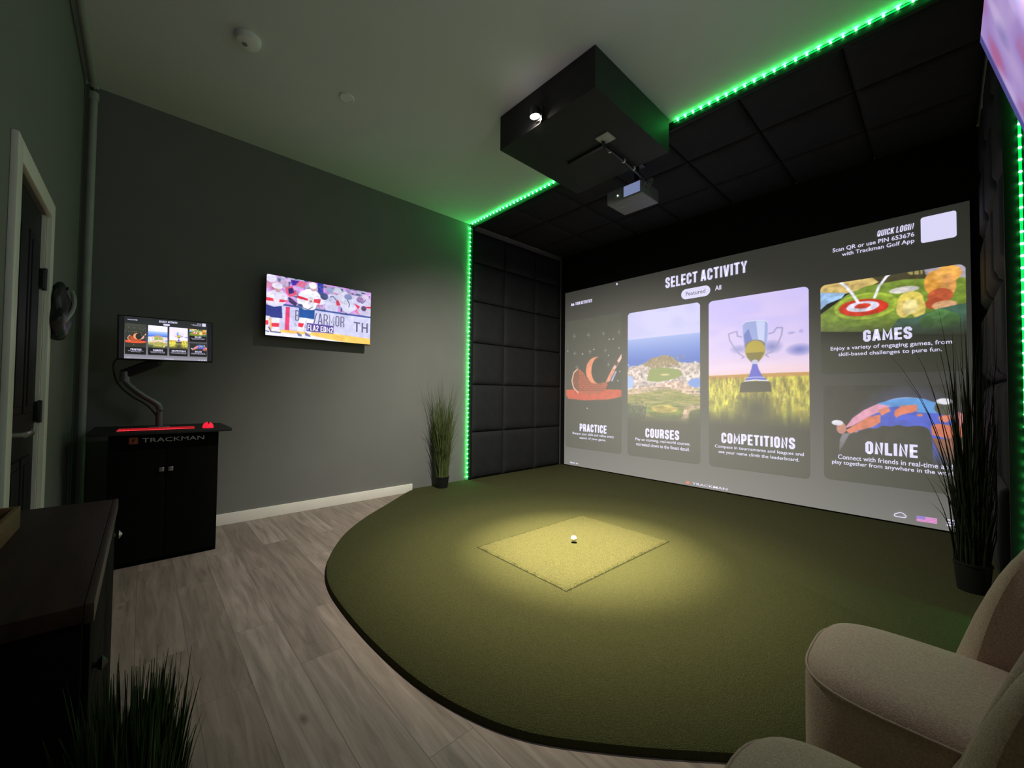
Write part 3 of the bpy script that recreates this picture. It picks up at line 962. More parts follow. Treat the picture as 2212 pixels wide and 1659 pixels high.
# corner pipe: down the corner and along the top of the rear wall
pp = thing('corner_pipe', 'grey-white painted pipe running down the room corner and along the ceiling edge', 'pipe', (0.06, YR + 0.04, 0))
px, py = 0.075, YR + 0.045
part('riser', tube(BM(), [(px, py, 0.0), (px, py, 3.12)], 0.021, 16), M_PIPE, pp)
bm = BM()
cyl(bm, (px, py, 3.10), (px, py, 3.15), 0.027)
tube(bm, [(px, py, 3.14), (px, py, 3.18), (px + 0.012, py, 3.196), (px + 0.05, py, 3.20)], 0.026, 16)
part('elbow', bm, M_PIPE, pp)
part('ceiling_run', tube(BM(), [(px + 0.04, py, 3.20), (3.9, py, 3.20)], 0.021, 16), M_PIPE, pp)

# things hung on the rear wall next to the door
bx = 1.09
bag = thing('hanging_bag', 'small black bag with a pale strap hung on the wall beside the door', 'bag', (bx, YR, 1.4))
bm = BM()
prof = [(0.0, -0.13), (0.05, -0.125), (0.085, -0.09), (0.095, -0.02), (0.08, 0.06), (0.05, 0.11), (0.02, 0.13), (0.0, 0.13)]
lathe(bm, [tuple(p.xy) for p in catmull([Vector((r_, z_, 0)) for r_, z_ in prof], 4)], (0, 0, 0), 28)
for v in bm.verts:
    a = 1 + 0.16 * math.sin(v.co.z * 55 + v.co.x * 40) + 0.10 * math.sin(v.co.z * 23 - v.co.x * 70)
    v.co = Vector((bx + v.co.x * 1.5 * a, YR + 0.034 + v.co.y * 0.34 * a, 1.485 + v.co.z * 1.1 - v.co.x * 0.25))
part('bag_body', bm, M_PLAST, bag)
part('strap', tube(BM(), catmull([(bx - 0.14, YR + 0.060, 1.61), (bx - 0.06, YR + 0.075, 1.56), (bx + 0.01, YR + 0.076, 1.49), (bx + 0.06, YR + 0.045, 1.41)], 5), 0.009, 8), M_PIPE, bag, 'pale strap')
bm = BM()
cyl(bm, (bx, YR, 1.60), (bx, YR + 0.06, 1.60), 0.008)
part('hook', bm, M_PLAST, bag)

# ---------------------------------------------------------------- padded enclosure
def pad_bm(w_, h_, d):
    bm = BM()
    n = 12
    g = []
    for j in range(n + 1):
        row = []
        for i in range(n + 1):
            u, v = i / n, j / n
            u = 0.5 - 0.5 * math.cos(math.pi * u)
            v = 0.5 - 0.5 * math.cos(math.pi * v)
            e = min(u * w_, (1 - u) * w_, v * h_, (1 - v) * h_)
            z = d * (0.45 + 0.55 * min(1.0, e / 0.06) ** 0.45)
            row.append(bm.verts.new((u * w_, v * h_, z)))
        g.append(row)
    for j in range(n):
        for i in range(n):
            bm.faces.new((g[j][i], g[j][i + 1], g[j + 1][i + 1], g[j + 1][i]))
    ring = [g[0][i] for i in range(n)] + [g[j][n] for j in range(n)] + [g[n][i] for i in range(n, 0, -1)] + [g[j][0] for j in range(n, 0, -1)]
    low = [bm.verts.new((v.co.x, v.co.y, 0)) for v in ring]
    k = len(ring)
    for i in range(k):
        bm.faces.new((ring[i], low[i], low[(i + 1) % k], ring[(i + 1) % k]))
    bm.faces.new(low)
    return bm


def panel(w_, h_, d, mtx, m, label, group):
    bm = pad_bm(w_, h_, d)
    bmesh.ops.transform(bm, matrix=mtx, verts=bm.verts)
    c = mtx @ Vector((w_ / 2, h_ / 2, 0))
    single('acoustic_panel', bm, m, label, 'wall panel', c, group)


PD = 0.055
g_ = 0.006
zr = [0.036, 0.616, 1.213, 1.741, 2.266, 2.76, 3.165]
yc = [YE + 0.03, 3.542, 4.134, 4.70]
rown = ['bottom row', 'second row up', 'third row up', 'fourth row up', 'fifth row up', 'top row']
coln = ['beside the green light strip', 'in the middle column', 'beside the screen']
for r in range(6):
    for c in range(3):
        w_, h_ = yc[c + 1] - yc[c] - g_, zr[r + 1] - zr[r] - g_
        mt = Matrix.Translation((0.001, yc[c] + g_ / 2, zr[r] + g_ / 2)) @ Matrix(((0, 0, 1, 0), (1, 0, 0, 0), (0, 1, 0, 0), (0, 0, 0, 1)))
        panel(w_, h_, PD, mt, M_PAD, 'black padded panel left of the screen, %s, %s' % (rown[r], coln[c]), 'padded panels on the left enclosure wall')
        mt = Matrix.Translation((WR - 0.001, yc[c] + g_ / 2, zr[r] + g_ / 2)) @ Matrix(((0, 0, -1, 0), (1, 0, 0, 0), (0, 1, 0, 0), (0, 0, 0, 1)))
        if c > 0 or r > 0:
            panel(w_, h_, 0.09 + PD, mt, M_PAD, 'black padded panel right of the screen, %s, %s' % (rown[r], coln[c]), 'padded panels on the right enclosure wall')
xcs = [0.07, 0.77, 1.345, 1.92, 2.496, 3.07, 3.645, 4.235]
cn = ['first', 'second', 'third', 'fourth', 'fifth', 'sixth', 'seventh']
rn = ['front row along the green light strip', 'middle row', 'back row above the screen']
for r in range(3):
    for c in range(7):
        w_, h_ = xcs[c + 1] - xcs[c] - g_, yc[r + 1] - yc[r] - g_
        mt = Matrix.Translation((xcs[c] + g_ / 2, yc[r + 1] - g_ / 2, H - 0.001)) @ Matrix(((1, 0, 0, 0), (0, -1, 0, 0), (0, 0, -1, 0), (0, 0, 0, 1)))
        panel(w_, h_, PD, mt, M_PADC, 'black padded ceiling panel, %s from the left, %s' % (cn[c], rn[r]), 'padded panels on the enclosure ceiling')
# black front frame of the enclosure carrying the light strips
bm = BM()
box(bm, 0.0, 0.058, YE, YE + 0.028, 0.034, H, 0.003)
box(bm, WE - 0.05, WR, YE, YE + 0.028, 0.034, H, 0.003)
box(bm, 0.058, WE - 0.05, YE, YE + 0.028, H - 0.06, H, 0.003)
struct('trim_2', bm, M_BLACK, label='black front edge of the padded enclosure')

# light strips
led_me = None


def led_mesh():
    bm = BM()
    lathe(bm, [(0.0058, 0.0), (0.0056, 0.003), (0.004, 0.005), (0.0, 0.006)], (0, 0, 0), 8)
    bmesh.ops.transform(bm, matrix=Matrix.Rotation(math.radians(90), 4, 'X'), verts=bm.verts)
    me = bpy.data.meshes.new('led')
    bmesh.ops.recalc_face_normals(bm, faces=bm.faces)
    bm.to_mesh(me)
    bm.free()
    me.materials.append(M_LED)
    return me


led_me = led_mesh()


def strip(a, b, label, pitch=0.0565):
    a, b = Vector(a), Vector(b)
    root = thing('led_strip', label, 'light strip', a)
    d = b - a
    n = max(1, int(d.length / pitch))
    lo = Vector((min(a.x, b.x) - 0.005, a.y, min(a.z, b.z) - 0.005))
    hi = Vector((max(a.x, b.x) + 0.005, a.y + 0.002, max(a.z, b.z) + 0.005))
    part('strip_base', box(BM(), lo.x, hi.x, lo.y, hi.y, lo.z, hi.z), M_STRIP, root, smooth=False)
    for k in range(n):
        l = bpy.data.objects.new('led', led_me)
        l.parent = root
        l.location = d * ((k + 0.5) / n) + Vector((0, -0.0005, 0))
        COL.objects.link(l)


ys_ = YE - 0.003
strip((0.012, ys_, 0.04), (0.012, ys_, H - 0.03), 'green glowing light strip running up the left edge of the padded enclosure')
strip((0.03, ys_, H - 0.012), (1.72, ys_, H - 0.012), 'green glowing light strip at the ceiling left of the black ceiling box')
strip((2.64, ys_, H - 0.012), (4.27, ys_, H - 0.012), 'green glowing light strip at the ceiling right of the black ceiling box')
strip((WE, ys_, 0.04), (WE, ys_, H - 0.03), 'green glowing light strip running up the right edge of the padded enclosure')

# ---------------------------------------------------------------- impact screen
SCR = thing('impact_screen', 'large white golf impact screen showing an activity menu of five cards', 'projection screen', (2.15, YS, 0.04))


def scr(d):
    return lambda x, z: np.stack([x, np.full_like(x, YS - d), z], 1)


BG = [(0.04, (96, 96, 94)), (0.35, (78, 78, 77)), (1.0, (58, 58, 57)), (2.0, (44, 44, 42)), (2.66, (36, 36, 34))]
bgc = Canvas(0.104, 4.191, 0.045, 2.655, 40)
bgc.grad(BG)
dots = np.random.default_rng(5)
canvas_object('screen_fabric', bgc, M_SCREEN, SCR, scr(0.0))
box(bm := BM(), 0.098, 4.197, YS + 0.001, YS + 0.010, 0.040, 2.660)
part('screen_backing', bm, M_BLACK, SCR, smooth=False)

DARK = (42, 44, 36)
cards = {}
c = Canvas(0.125, 1.095, 0.31, 2.215, 190)
c.grad([(0.31, (48, 50, 42)), (1.3, (40, 42, 35)), (2.2, (54, 56, 48))])
c.ops([(o[0], (34, 36, 30)) + tuple(o[2:]) if o[0] == 'e' and o[1] == (56, 58, 46) else o for o in ART['PRACTICE']])
c.grain(0.12, 30, 30, 3)
c.soften()
cards['PRACTICE'] = c
c = Canvas(1.185, 2.125, 0.31, 2.19, 230)
c.grad([(1.5, (176, 182, 236)), (1.75, (196, 198, 240)), (1.86, (202, 200, 244)), (2.2, (212, 208, 250))])
m_ = np.clip((c.noise(6, 14, 8) - 0.45) * 2.2, 0, 1) * (c.Z > 1.74)
c.mix(m_ * 0.45, (186, 186, 226))
sea = ART['COURSES']
c.mix((c.Z < 1.835).astype(float), (0, 0, 0))
sea_t = np.clip((1.835 - c.Z) / 0.30, 0, 1)[..., None]
c.c = np.where((c.Z < 1.835)[..., None], np.array((158, 176, 230)) * (1 - sea_t) + np.array((66, 104, 194)) * sea_t, c.c)
c.ops(sea[2:])
rock = np.clip((1.50 - c.Z) / 0.1, 0, 1) * np.clip((c.Z - 0.8) / 0.1, 0, 1)
c.grain(0.42, 34, 44, 21, rock * np.clip((c.c[..., 2] - 90) / 60, 0.35, 1) * (np.abs(c.c[..., 2] - c.c[..., 0]) < 70))
c.grain(0.30, 9, 30, 23, np.clip((1.05 - c.Z) / 0.1, 0, 1))
c.specks(260, (1.185, 2.125), (1.30, 1.50), (0.008, 0.03), (0.008, 0.022), ((236, 226, 224), (120, 104, 92), (168, 146, 120), (206, 190, 184)), 5, 0.6)
c.specks(70, (1.50, 1.95), (1.44, 1.58), (0.01, 0.03), (0.012, 0.035), ((104, 90, 66), (184, 164, 128), (136, 116, 84)), 6, 0.5)
c.ops(sea[4:6])
c.ops(sea[6:8])
c.specks(150, (1.185, 2.125), (0.95, 1.20), (0.05, 0.16), (0.006, 0.014), ((190, 170, 110), (120, 124, 60), (206, 178, 150), (96, 104, 52)), 7, 0.45)
c.specks(120, (1.185, 1.48), (0.80, 1.02), (0.008, 0.02), (0.01, 0.03), ((52, 64, 42), (96, 108, 78), (134, 140, 112)), 9, 0.5)
c.soften()
c.fade(0.72, 0.93, DARK)
cards['COURSES'] = c
c = Canvas(2.222, 3.156, 0.31, 2.178, 250)
c.grad([(1.28, (244, 206, 190)), (1.36, (232, 200, 214)), (1.55, (214, 196, 236)), (1.9, (202, 190, 244)), (2.2, (206, 194, 250))])
m_ = np.clip((c.noise(5, 14, 31) - 0.5) * 2.5, 0, 1)
c.mix(m_ * 0.30, (232, 210, 236))
pre = ART['COMPETITIONS']
c.ops([('s', o[1], o[2], o[3] * 1.3, o[4] * 1.4, 1.0) for o in pre[:5]])
c.ops([('s', (232, 214, 240), (2.55, 1.42), 0.5, 0.06, 0.6), ('s', (238, 206, 214), (2.9, 1.40), 0.4, 0.05, 0.6)])
c.ops(pre[6:8])
fld = np.clip((1.32 - c.Z) / 0.04, 0, 1)
c.grain(0.55, 42, 11, 33, fld)
c.grain(0.30, 14, 7, 35, np.clip((1.1 - c.Z) / 0.2, 0, 1))
c.specks(900, (2.222, 3.156), (1.05, 1.29), (0.004, 0.012), (0.02, 0.07), ((216, 206, 76), (150, 138, 52), (232, 216, 110), (108, 100, 44), (196, 160, 70)), 12, 0.5)
c.specks(160, (2.222, 3.156), (0.80, 1.08), (0.02, 0.05), (0.05, 0.14), ((206, 206, 80), (140, 144, 60), (100, 96, 50), (176, 150, 66)), 13, 0.35)
c.ops([('s', (66, 66, 46), pre[8][2], pre[8][3] * 1.1, pre[8][4] * 1.15, 1.1)])
c.ops(pre[9:])
c.soften()
c.fade(0.74, 1.02, DARK)
cards['COMPETITIONS'] = c
c = Canvas(3.248, 4.164, 1.318, 2.164, 310)
c.ops(ART['GAMES'])
c.grain(0.22, 26, 34, 41)
c.soften()
c.fade(1.55, 1.84, DARK)
cards['GAMES'] = c
c = Canvas(3.262, 4.172, 0.335, 1.210, 300)
c.grad([(0.33, DARK), (1.2, (46, 46, 42))])
c.ops([('s', (90, 92, 150), o[2], o[3] * 1.08, o[4] * 1.10, 1.6) if i == 0 else o for i, o in enumerate(ART['ONLINE'])])
c.grain(0.14, 20, 20, 51)
c.soften()
c.fade(0.50, 0.76, DARK)
cards['ONLINE'] = c

INFO = {
    'PRACTICE': ('dark menu card with an orange golf club and ball', (0.397, 0.860, 0.562, 0.675), ((0.262, 0.978, 0.500, 0.545, 'Sharpen your skills and refine every'), (0.395, 0.850, 0.446, 0.488, 'aspect of your game.'))),
    'COURSES': ('menu card with a rocky golf course by the blue sea', (1.442, 1.880, 0.565, 0.680), ((1.300, 2.012, 0.504, 0.550, 'Play on stunning, real-world courses,'), (1.312, 2.004, 0.448, 0.490, 'recreated down to the finest detail.'))),
    'COMPETITIONS': ('menu card with a silver trophy cup in a yellow field', (2.355, 3.037, 0.582, 0.695), ((2.286, 3.107, 0.515, 0.558, 'Compete in tournaments and leagues and'), (2.325, 3.070, 0.456, 0.500, 'see your name climb the leaderboard.'))),
    'GAMES': ('menu card with a red and white target on a green hill', (3.552, 3.862, 1.598, 1.702), ((3.321, 4.086, 1.526, 1.572, 'Enjoy a variety of engaging games, from'), (3.379, 4.031, 1.470, 1.514, 'skill-based challenges to pure fun.'))),
    'ONLINE': ('menu card with a blue and orange globe', (3.558, 3.884, 0.602, 0.712), ((3.367, 4.078, 0.532, 0.574, 'Connect with friends in real-time and'), (3.323, 4.113, 0.474, 0.520, 'play together from anywhere in the world.'))),
}
for k, cv in cards.items():
    lab, (a, b, e, f), caps = INFO[k]
    card = canvas_object('activity_card', cv, M_SCREEN, SCR, scr(0.0015), 0.045, lab)
    heading('card_title', k, a, b, e, f, scr(0.003), M_TXT, card)
    for (a, b, e, f, s) in caps:
        text('card_caption', s, a, b, e, f, scr(0.003), M_TXT, card, 0.006)
heading('heading', 'SELECT ACTIVITY', 1.707, 2.620, 2.428, 2.560, scr(0.003), M_TXT, SCR)
pill = flat('tab_button', rrect(1.905, 2.240, 2.250, 2.372, 0.06), scr(0.0015), M_TXT, SCR, 'white rounded tab')
text('tab_text', 'Featured', 1.962, 2.186, 2.288, 2.336, scr(0.003), M_TXTD, pill, 0.012)
text('tab_text', 'All', 2.292, 2.358, 2.294, 2.346, scr(0.003), M_TXT, SCR, 0.02)
heading('login_heading', 'QUICK LOGIN', 3.652, 3.878, 2.520, 2.572, scr(0.003), M_TXT, SCR, 0.6, 0.12)
text('login_text', 'Scan QR or use PIN 653676', 3.343, 3.884, 2.452, 2.496, scr(0.003), M_TXT, SCR, 0.008)
text('login_text', 'with Trackman Golf App', 3.410, 3.884, 2.396, 2.442, scr(0.003), M_TXT, SCR, 0.008)
flat('login_tile', rrect(3.922, 4.121, 2.388, 2.602, 0.018), scr(0.0015), M_TXT, SCR, 'blank white rounded tile')
heading('corner_text', 'YOUR ACTIVITIES', 0.300, 0.602, 2.438, 2.484, scr(0.003), M_TXT, SCR, 0.6, 0.1)
flat('corner_mark', [(0.215, 2.440), (0.285, 2.440), (0.275, 2.478), (0.25, 2.462), (0.235, 2.484)], scr(0.003), M_TXT, SCR)
text('corner_text', 'Sign in', 0.222, 0.372, 0.066, 0.098, scr(0.003), M_TXT, SCR, 0.02)
flat('pointer_mark', [(1.005, 2.640), (1.005, 2.604), (1.018, 2.613), (1.026, 2.602), (1.031, 2.606), (1.024, 2.617), (1.036, 2.618)], scr(0.003), M_TXT, SCR)
lg = flat('screen_logo', [(1.958, 0.062), (1.998, 0.062), (2.006, 0.094), (1.966, 0.094)], scr(0.003), M_ORNG, SCR, 'small orange logo square with white lettering')
text('logo_text', 'TRACKMAN', 2.036, 2.415, 0.066, 0.092, scr(0.003), M_TXT, lg, 0.002)
# small icons at the lower right corner
bm = BM()
pts = [(3.738, 0.098), (3.742, 0.112), (3.757, 0.120), (3.772, 0.130), (3.790, 0.128), (3.804, 0.116), (3.812, 0.102), (3.806, 0.094), (3.775, 0.092), (3.748, 0.092), (3.738, 0.098)]
tube(bm, [(x, YS - 0.004, z) for x, z in pts], 0.0032, 6)
part('cloud_icon', bm, M_TXT, SCR)
flg = flat('flag_icon', [(3.872, 0.082), (3.988, 0.086), (3.988, 0.130), (3.872, 0.126)], scr(0.0015), emat('projected_pink', tuple(srgb((214, 150, 222))), 0.85, base=(0.4, 0.4, 0.4)), SCR, 'small pink striped flag')
M_VIO = emat('projected_violet', tuple(srgb((140, 120, 220))), 0.85, base=(0.4, 0.4, 0.4))
M_PINK = emat('projected_red', tuple(srgb((220, 110, 160))), 0.85, base=(0.4, 0.4, 0.4))
flat('flag_corner', [(3.872, 0.104), (3.922, 0.106), (3.922, 0.128), (3.872, 0.126)], scr(0.0025), M_VIO, flg)
for k in range(3):
    z = 0.088 + k * 0.013
    flat('flag_stripe', [(3.924 if k > 1 else 3.873, z), (3.987, z + 0.003), (3.987, z + 0.008), (3.924 if k > 1 else 3.873, z + 0.005)], scr(0.0022), M_PINK, flg)
for k in range(3):
    flat('menu_bar', rrect(4.040, 4.108 - k * 0.012, 0.128 - k * 0.021, 0.139 - k * 0.021, 0.005), scr(0.003), M_TXT, SCR)

# ---------------------------------------------------------------- turf, hitting mat, ball
outl = [(0.0, 2.235), (0.10, 2.085), (0.341, 1.793), (0.625, 1.443), (0.916, 1.160), (1.218, 0.958), (1.452, 0.848), (1.693, 0.783), (1.984, 0.756), (2.338, 0.752), (2.663, 0.774), (2.914, 0.828), (3.118, 0.915), (3.311, 1.062), (3.514, 1.247), (3.735, 1.470), (3.96, 1.72), (4.20, 2.02), (4.375, 2.28)]
cur = [(p.x, p.y) for p in catmull([Vector((x, y, 0)) for x, y in outl], 6)]
cur = [(max(0.0, x), y) for x, y in cur]
loop = cur + [(4.375, 4.735), (0.0, 4.735)]


def slab(loop, nfree, z0, z1, r):
    """Flat slab whose free edge (first nfree points) is rounded over."""
    n = len(loop)
    P = [Vector((x, y, 0)) for x, y in loop]
    nrm = []
    for i in range(n):
        t = (P[(i + 1) % n] - P[i - 1]).normalized() if 0 < i < nfree - 1 else Vector((0, 0, 0))
        nrm.append(Vector((-t.y, t.x, 0)))
    bm = BM()
    rings = []
    for ins, z in ((0.0, z0), (0.0, z0 + (z1 - z0) * 0.35), (r * 0.25, z0 + (z1 - z0) * 0.78), (r, z1)):
        rings.append([bm.verts.new((P[i].x + nrm[i].x * ins, P[i].y + nrm[i].y * ins, z)) for i in range(n)])
    for a, b in zip(rings, rings[1:]):
        for i in range(n):
            f = bm.faces.new((a[i], a[(i + 1) % n], b[(i + 1) % n], b[i]))
            f.material_index = 0
    bm.faces.new(rings[-1])
    bm.faces.new(list(reversed(rings[0])))
    return bm


single('turf_mat', slab(loop, len(cur), 0.0, 0.032, 0.022), M_TURF, 'dark green artificial turf with a curved edge covering the floor before the screen', 'turf', (2.2, 2.9, 0))
hm = thing('hitting_mat', 'square hitting mat set into the turf under the golf ball', 'golf mat', (2.24, 2.29, 0.0325))
mrot = Matrix.Translation((2.2425, 2.2905, 0)) @ Matrix.Rotation(math.radians(-1.3), 4, 'Z')
rg = np.random.default_rng(4)
bm = BM()
nx, ny = 60, 84
gv = []
for j in range(ny + 1):
    row = []
    for i in range(nx + 1):
        x, y = (i / nx - 0.5) * 0.800, (j / ny - 0.5) * 1.128
        edge = i in (0, nx) or j in (0, ny)
        row.append(bm.verts.new(mrot @ Vector((x + rg.normal() * 0.0025, y + rg.normal() * 0.0025, 0.0335 if edge else 0.0415 + rg.normal() * 0.0008))))
    gv.append(row)
for j in range(ny):
    for i in range(nx):
        bm.faces.new((gv[j][i], gv[j][i + 1], gv[j + 1][i + 1], gv[j + 1][i]))
part('turf_pile', bm, M_MAT, hm)
box(bm := BM(), -0.409, 0.409, -0.573, 0.573, 0.0322, 0.0332, 0, 1, mrot)
part('mat_edge_shade', bm, M_RIM, hm, 'dark rim around the mat, painted as its gap and edge shadow', smooth=False)  # dark rim colour stands in for the shadow along the mat's edges
bm = BM()
lathe(bm, [(0.012, 0.0), (0.012, 0.004), (0.007, 0.006), (0.0085, 0.0105), (0.0065, 0.011), (0.0, 0.009)], (2.228, 2.288, 0.040), 20)
single('ball_shadow_tee', bm, M_PLAST, 'short black tee shape added for the dark shadow under the golf ball', 'golf tee', (2.228, 2.288, 0.040))  # black tee shape added to draw the ball's contact shadow
bm = BM()
bmesh.ops.create_icosphere(bm, subdivisions=5, radius=0.0214, matrix=Matrix.Translation((2.228, 2.288, 0.040 + 0.010 + 0.0205)))
ctr = Vector((2.228, 2.288, 0.0705))
gold = [Vector((math.cos(i * 2.39996) * math.sqrt(1 - (1 - 2 * (i + .5) / 200) ** 2), math.sin(i * 2.39996) * math.sqrt(1 - (1 - 2 * (i + .5) / 200) ** 2), 1 - 2 * (i + .5) / 200)) for i in range(200)]
for v in bm.verts:
    d = (v.co - ctr).normalized()
    q = max(d.dot(g) for g in gold)
    v.co = ctr + d * (0.0214 - 0.0006 * max(0, (q - 0.9945) / 0.0055))
single('golf_ball', bm, M_BALL, 'white golf ball sitting on the lit hitting mat', 'golf ball', (2.228, 2.288, 0.050))

# ---------------------------------------------------------------- ceiling: black box, lamp, projector, detectors
BX0, BX1, BY0, BY1, BZ = 1.741, 2.622, 1.970, 2.93, 2.970
single('ceiling_box', box(BM(), BX0, BX1, BY0, BY1, BZ, H - 0.001, 0.006), M_BOX, 'large black boxed housing hanging from the ceiling before the padded enclosure', 'ceiling box', (2.18, 2.45, H))

lamp = thing('flood_lamp', 'small brightly lit lamp clamped to the near face of the black ceiling box', 'lamp', (LAMP.x, BY0, LAMP.z))
aim = (Vector((2.26, 2.25, 0.03)) - LAMP).normalized()
bm = BM()
box(bm, LAMP.x - 0.03, LAMP.x + 0.03, BY0 - 0.012, BY0, LAMP.z - 0.03, LAMP.z + 0.06, 0.003)
tube(bm, [(LAMP.x, BY0 - 0.008, LAMP.z + 0.05), (LAMP.x, BY0 - 0.05, LAMP.z + 0.055), (LAMP.x, LAMP.y, LAMP.z + 0.035)], 0.008, 8)
part('bracket', bm, M_PLAST, lamp)
bm = BM()
bt = LAMP - aim * 0.0
m4 = Matrix.Translation(LAMP) @ aim.to_track_quat('Z', 'Y').to_matrix().to_4x4()
lathe(bm, [(0.0, -0.045), (0.022, -0.043), (0.030, -0.02), (0.034, 0.012), (0.0385, 0.018), (0.0385, 0.022), (0.034, 0.022), (0.033, 0.016), (0.0, 0.014)], (0, 0, 0), 28)
bmesh.ops.transform(bm, matrix=m4, verts=bm.verts)
part('lamp_body', bm, M_PLAST, lamp)
bm = BM()
lathe(bm, [(0.0325, 0.0165), (0.030, 0.024), (0.018, 0.030), (0.0, 0.032)], (0, 0, 0), 28)
bmesh.ops.transform(bm, matrix=m4, verts=bm.verts)
part('lens', bm, emat('lit_lamp_lens', (1.0, 0.92, 0.74), 60.0), lamp, 'glowing warm white lens')
bm = BM()
box(bm, 0.036, 0.039, -0.026, 0.026, 0.010, 0.056, 0.001)
bmesh.ops.transform(bm, matrix=m4 @ Matrix.Rotation(math.radians(105), 4, 'Z'), verts=bm.verts)
part('flap', bm, M_SILV, lamp, 'silver side flap catching the light')

# cable cover and lead below the box
cc = thing('ceiling_bracket', 'white square plate with black bars and taped cable under the ceiling box', 'bracket', (2.388, 2.423, BZ))
bm = BM()
box(bm, 2.336, 2.441, 2.370, 2.477, BZ - 0.010, BZ, 0.003)
part('plate', bm, mat('pale_grey_plate', (0.42, 0.42, 0.40), 0.5, 0.3, var=0.1, vscale=30), cc, 'pale grey square plate')
part('bar', box(BM(), 2.003, 2.352, 2.462, 2.486, BZ - 0.018, BZ, 0.003), M_PLAST, cc)
bm = BM()
tube(bm, catmull([(2.36, 2.43, BZ - 0.012), (2.352, 2.47, BZ - 0.03), (2.350, 2.56, BZ - 0.026), (2.345, 2.74, BZ - 0.024), (2.338, 2.91, BZ - 0.026), (2.32, 3.06, BZ - 0.02), (2.30, 3.18, BZ - 0.03)], 6), 0.013, 10)
part('cable', bm, M_PLAST, cc)
for y in (2.545, 2.735, 2.885):
    bm = BM()
    cyl(bm, (2.3455, y - 0.006, BZ - 0.025), (2.3455, y + 0.006, BZ - 0.025), 0.0165)
    part('tape_band', bm, M_WHITE, cc, 'white tape band')

pj = thing('projector', 'grey ceiling-mounted projector with a green power light below the padded ceiling', 'projector', (2.13, 3.22, H - PD))
PX0, PX1, PY0, PY1, PZ0, PZ1 = 1.960, 2.310, 3.080, 3.380, 2.835, 2.955
part('case', box(BM(), PX0, PX1, PY0, PY1, PZ0, PZ1, 0.012, 3), M_GREYP, pj)
part('ceiling_pole', tube(BM(), [(2.17, 3.24, PZ1 - 0.002), (2.17, 3.24, H - PD - 0.01)], 0.022, 14), M_PLAST, pj)
bm = BM()
box(bm, 2.07, 2.27, 3.15, 3.33, PZ1 - 0.001, PZ1 + 0.012, 0.003)
box(bm, 2.11, 2.23, 3.19, 3.29, H - PD - 0.016, H - PD - 0.002, 0.003)
part('mount_plate', bm, M_PLAST, pj)
bm = BM()
box(bm, PX0 + 0.175, PX1 - 0.018, PY0 - 0.004, PY0 + 0.004, PZ0 + 0.014, PZ1 - 0.014, 0.003)
part('vent_window', bm, emat('lit_blue_grey_vent', tuple(srgb((150, 165, 215))), 0.55, base=(0.1, 0.1, 0.12)), pj, 'softly lit blue-grey rear window')
bm = BM()
bmesh.ops.create_uvsphere(bm, u_segments=12, v_segments=8, radius=0.006, matrix=Matrix.Translation((PX0 + 0.115, PY0 - 0.003, PZ0 + 0.05)))
part('power_light', bm, emat('lit_green_power_light', (0.6, 1.0, 0.6), 4.0), pj, 'tiny green power light')
bm = BM()
box(bm, PX0 + 0.05, PX0 + 0.16, PY0 + 0.12, PY0 + 0.123, PZ0 - 0.003, PZ0 + 0.001)
part('underside_label', bm, M_WHITE, pj, 'thin white strip')
bm = BM()
cyl(bm, (2.10, PY1 - 0.004, 2.895), (2.10, PY1 + 0.03, 2.895), 0.035, 0.04)
part('lens_barrel', bm, M_PLAST, pj)
bm = BM()
for k in range(3):
    tube(bm, catmull([(PX1 - 0.02, PY0 + 0.03 + k * 0.02, PZ0 + 0.05), (PX1 + 0.05, PY0 - 0.01 + k * 0.03, PZ0 + 0.06), (PX1 + 0.06, PY0 + 0.07, PZ1), (PX1 - 0.03, PY0 + 0.1, PZ1 + 0.03)], 5), 0.004, 6)
part('cable', bm, M_GREYP, pj)

sm = thing('smoke_detector', 'round white smoke detector on the ceiling', 'smoke detector', (1.205, 0.415, H))
bm = BM()
lathe(bm, [(0.068, 0.0), (0.068, -0.012), (0.064, -0.016)], (1.205, 0.415, H), 40)
part('base', bm, M_WHITE, sm)
bm = BM()
lathe(bm, [(0.063, -0.016), (0.064, -0.024), (0.060, -0.036), (0.050, -0.041), (0.0, -0.043)], (1.205, 0.415, H), 40)
part('cover', bm, M_WHITE, sm)
bm = BM()
lathe(bm, [(0.013, -0.040), (0.013, -0.047), (0.010, -0.048), (0.0, -0.048)], (1.20, 0.40, H), 24)
part('test_button', bm, mat('grey_button', (0.2, 0.2, 0.2), 0.4, 0.5), sm, 'grey round button')
sp = thing('ceiling_cover_plate', 'small flush round cover plate on the ceiling', 'cover plate', (1.127, 1.032, H))
bm = BM()
lathe(bm, [(0.050, 0.0), (0.050, -0.005), (0.046, -0.009), (0.040, -0.009), (0.038, -0.005)], (1.127, 1.032, H), 40)
part('rim', bm, M_WHITE, sp)
bm = BM()
lathe(bm, [(0.037, 0.0), (0.037, -0.006), (0.020, -0.007), (0.0, -0.007)], (1.127, 1.032, H), 32)
part('disc', bm, M_WHITE, sp)

# ---------------------------------------------------------------- wall television
TVX = 0.120
TY0, TY1, TZ0, TZ1 = 0.752, 1.666, 1.583, 2.108
tv = thing('television', 'wall-mounted television showing ice hockey players', 'television', (0.0, 1.21, 1.845))


def tvw(d):
    return lambda y, z: np.stack([np.full_like(y, TVX + d), y, z], 1)


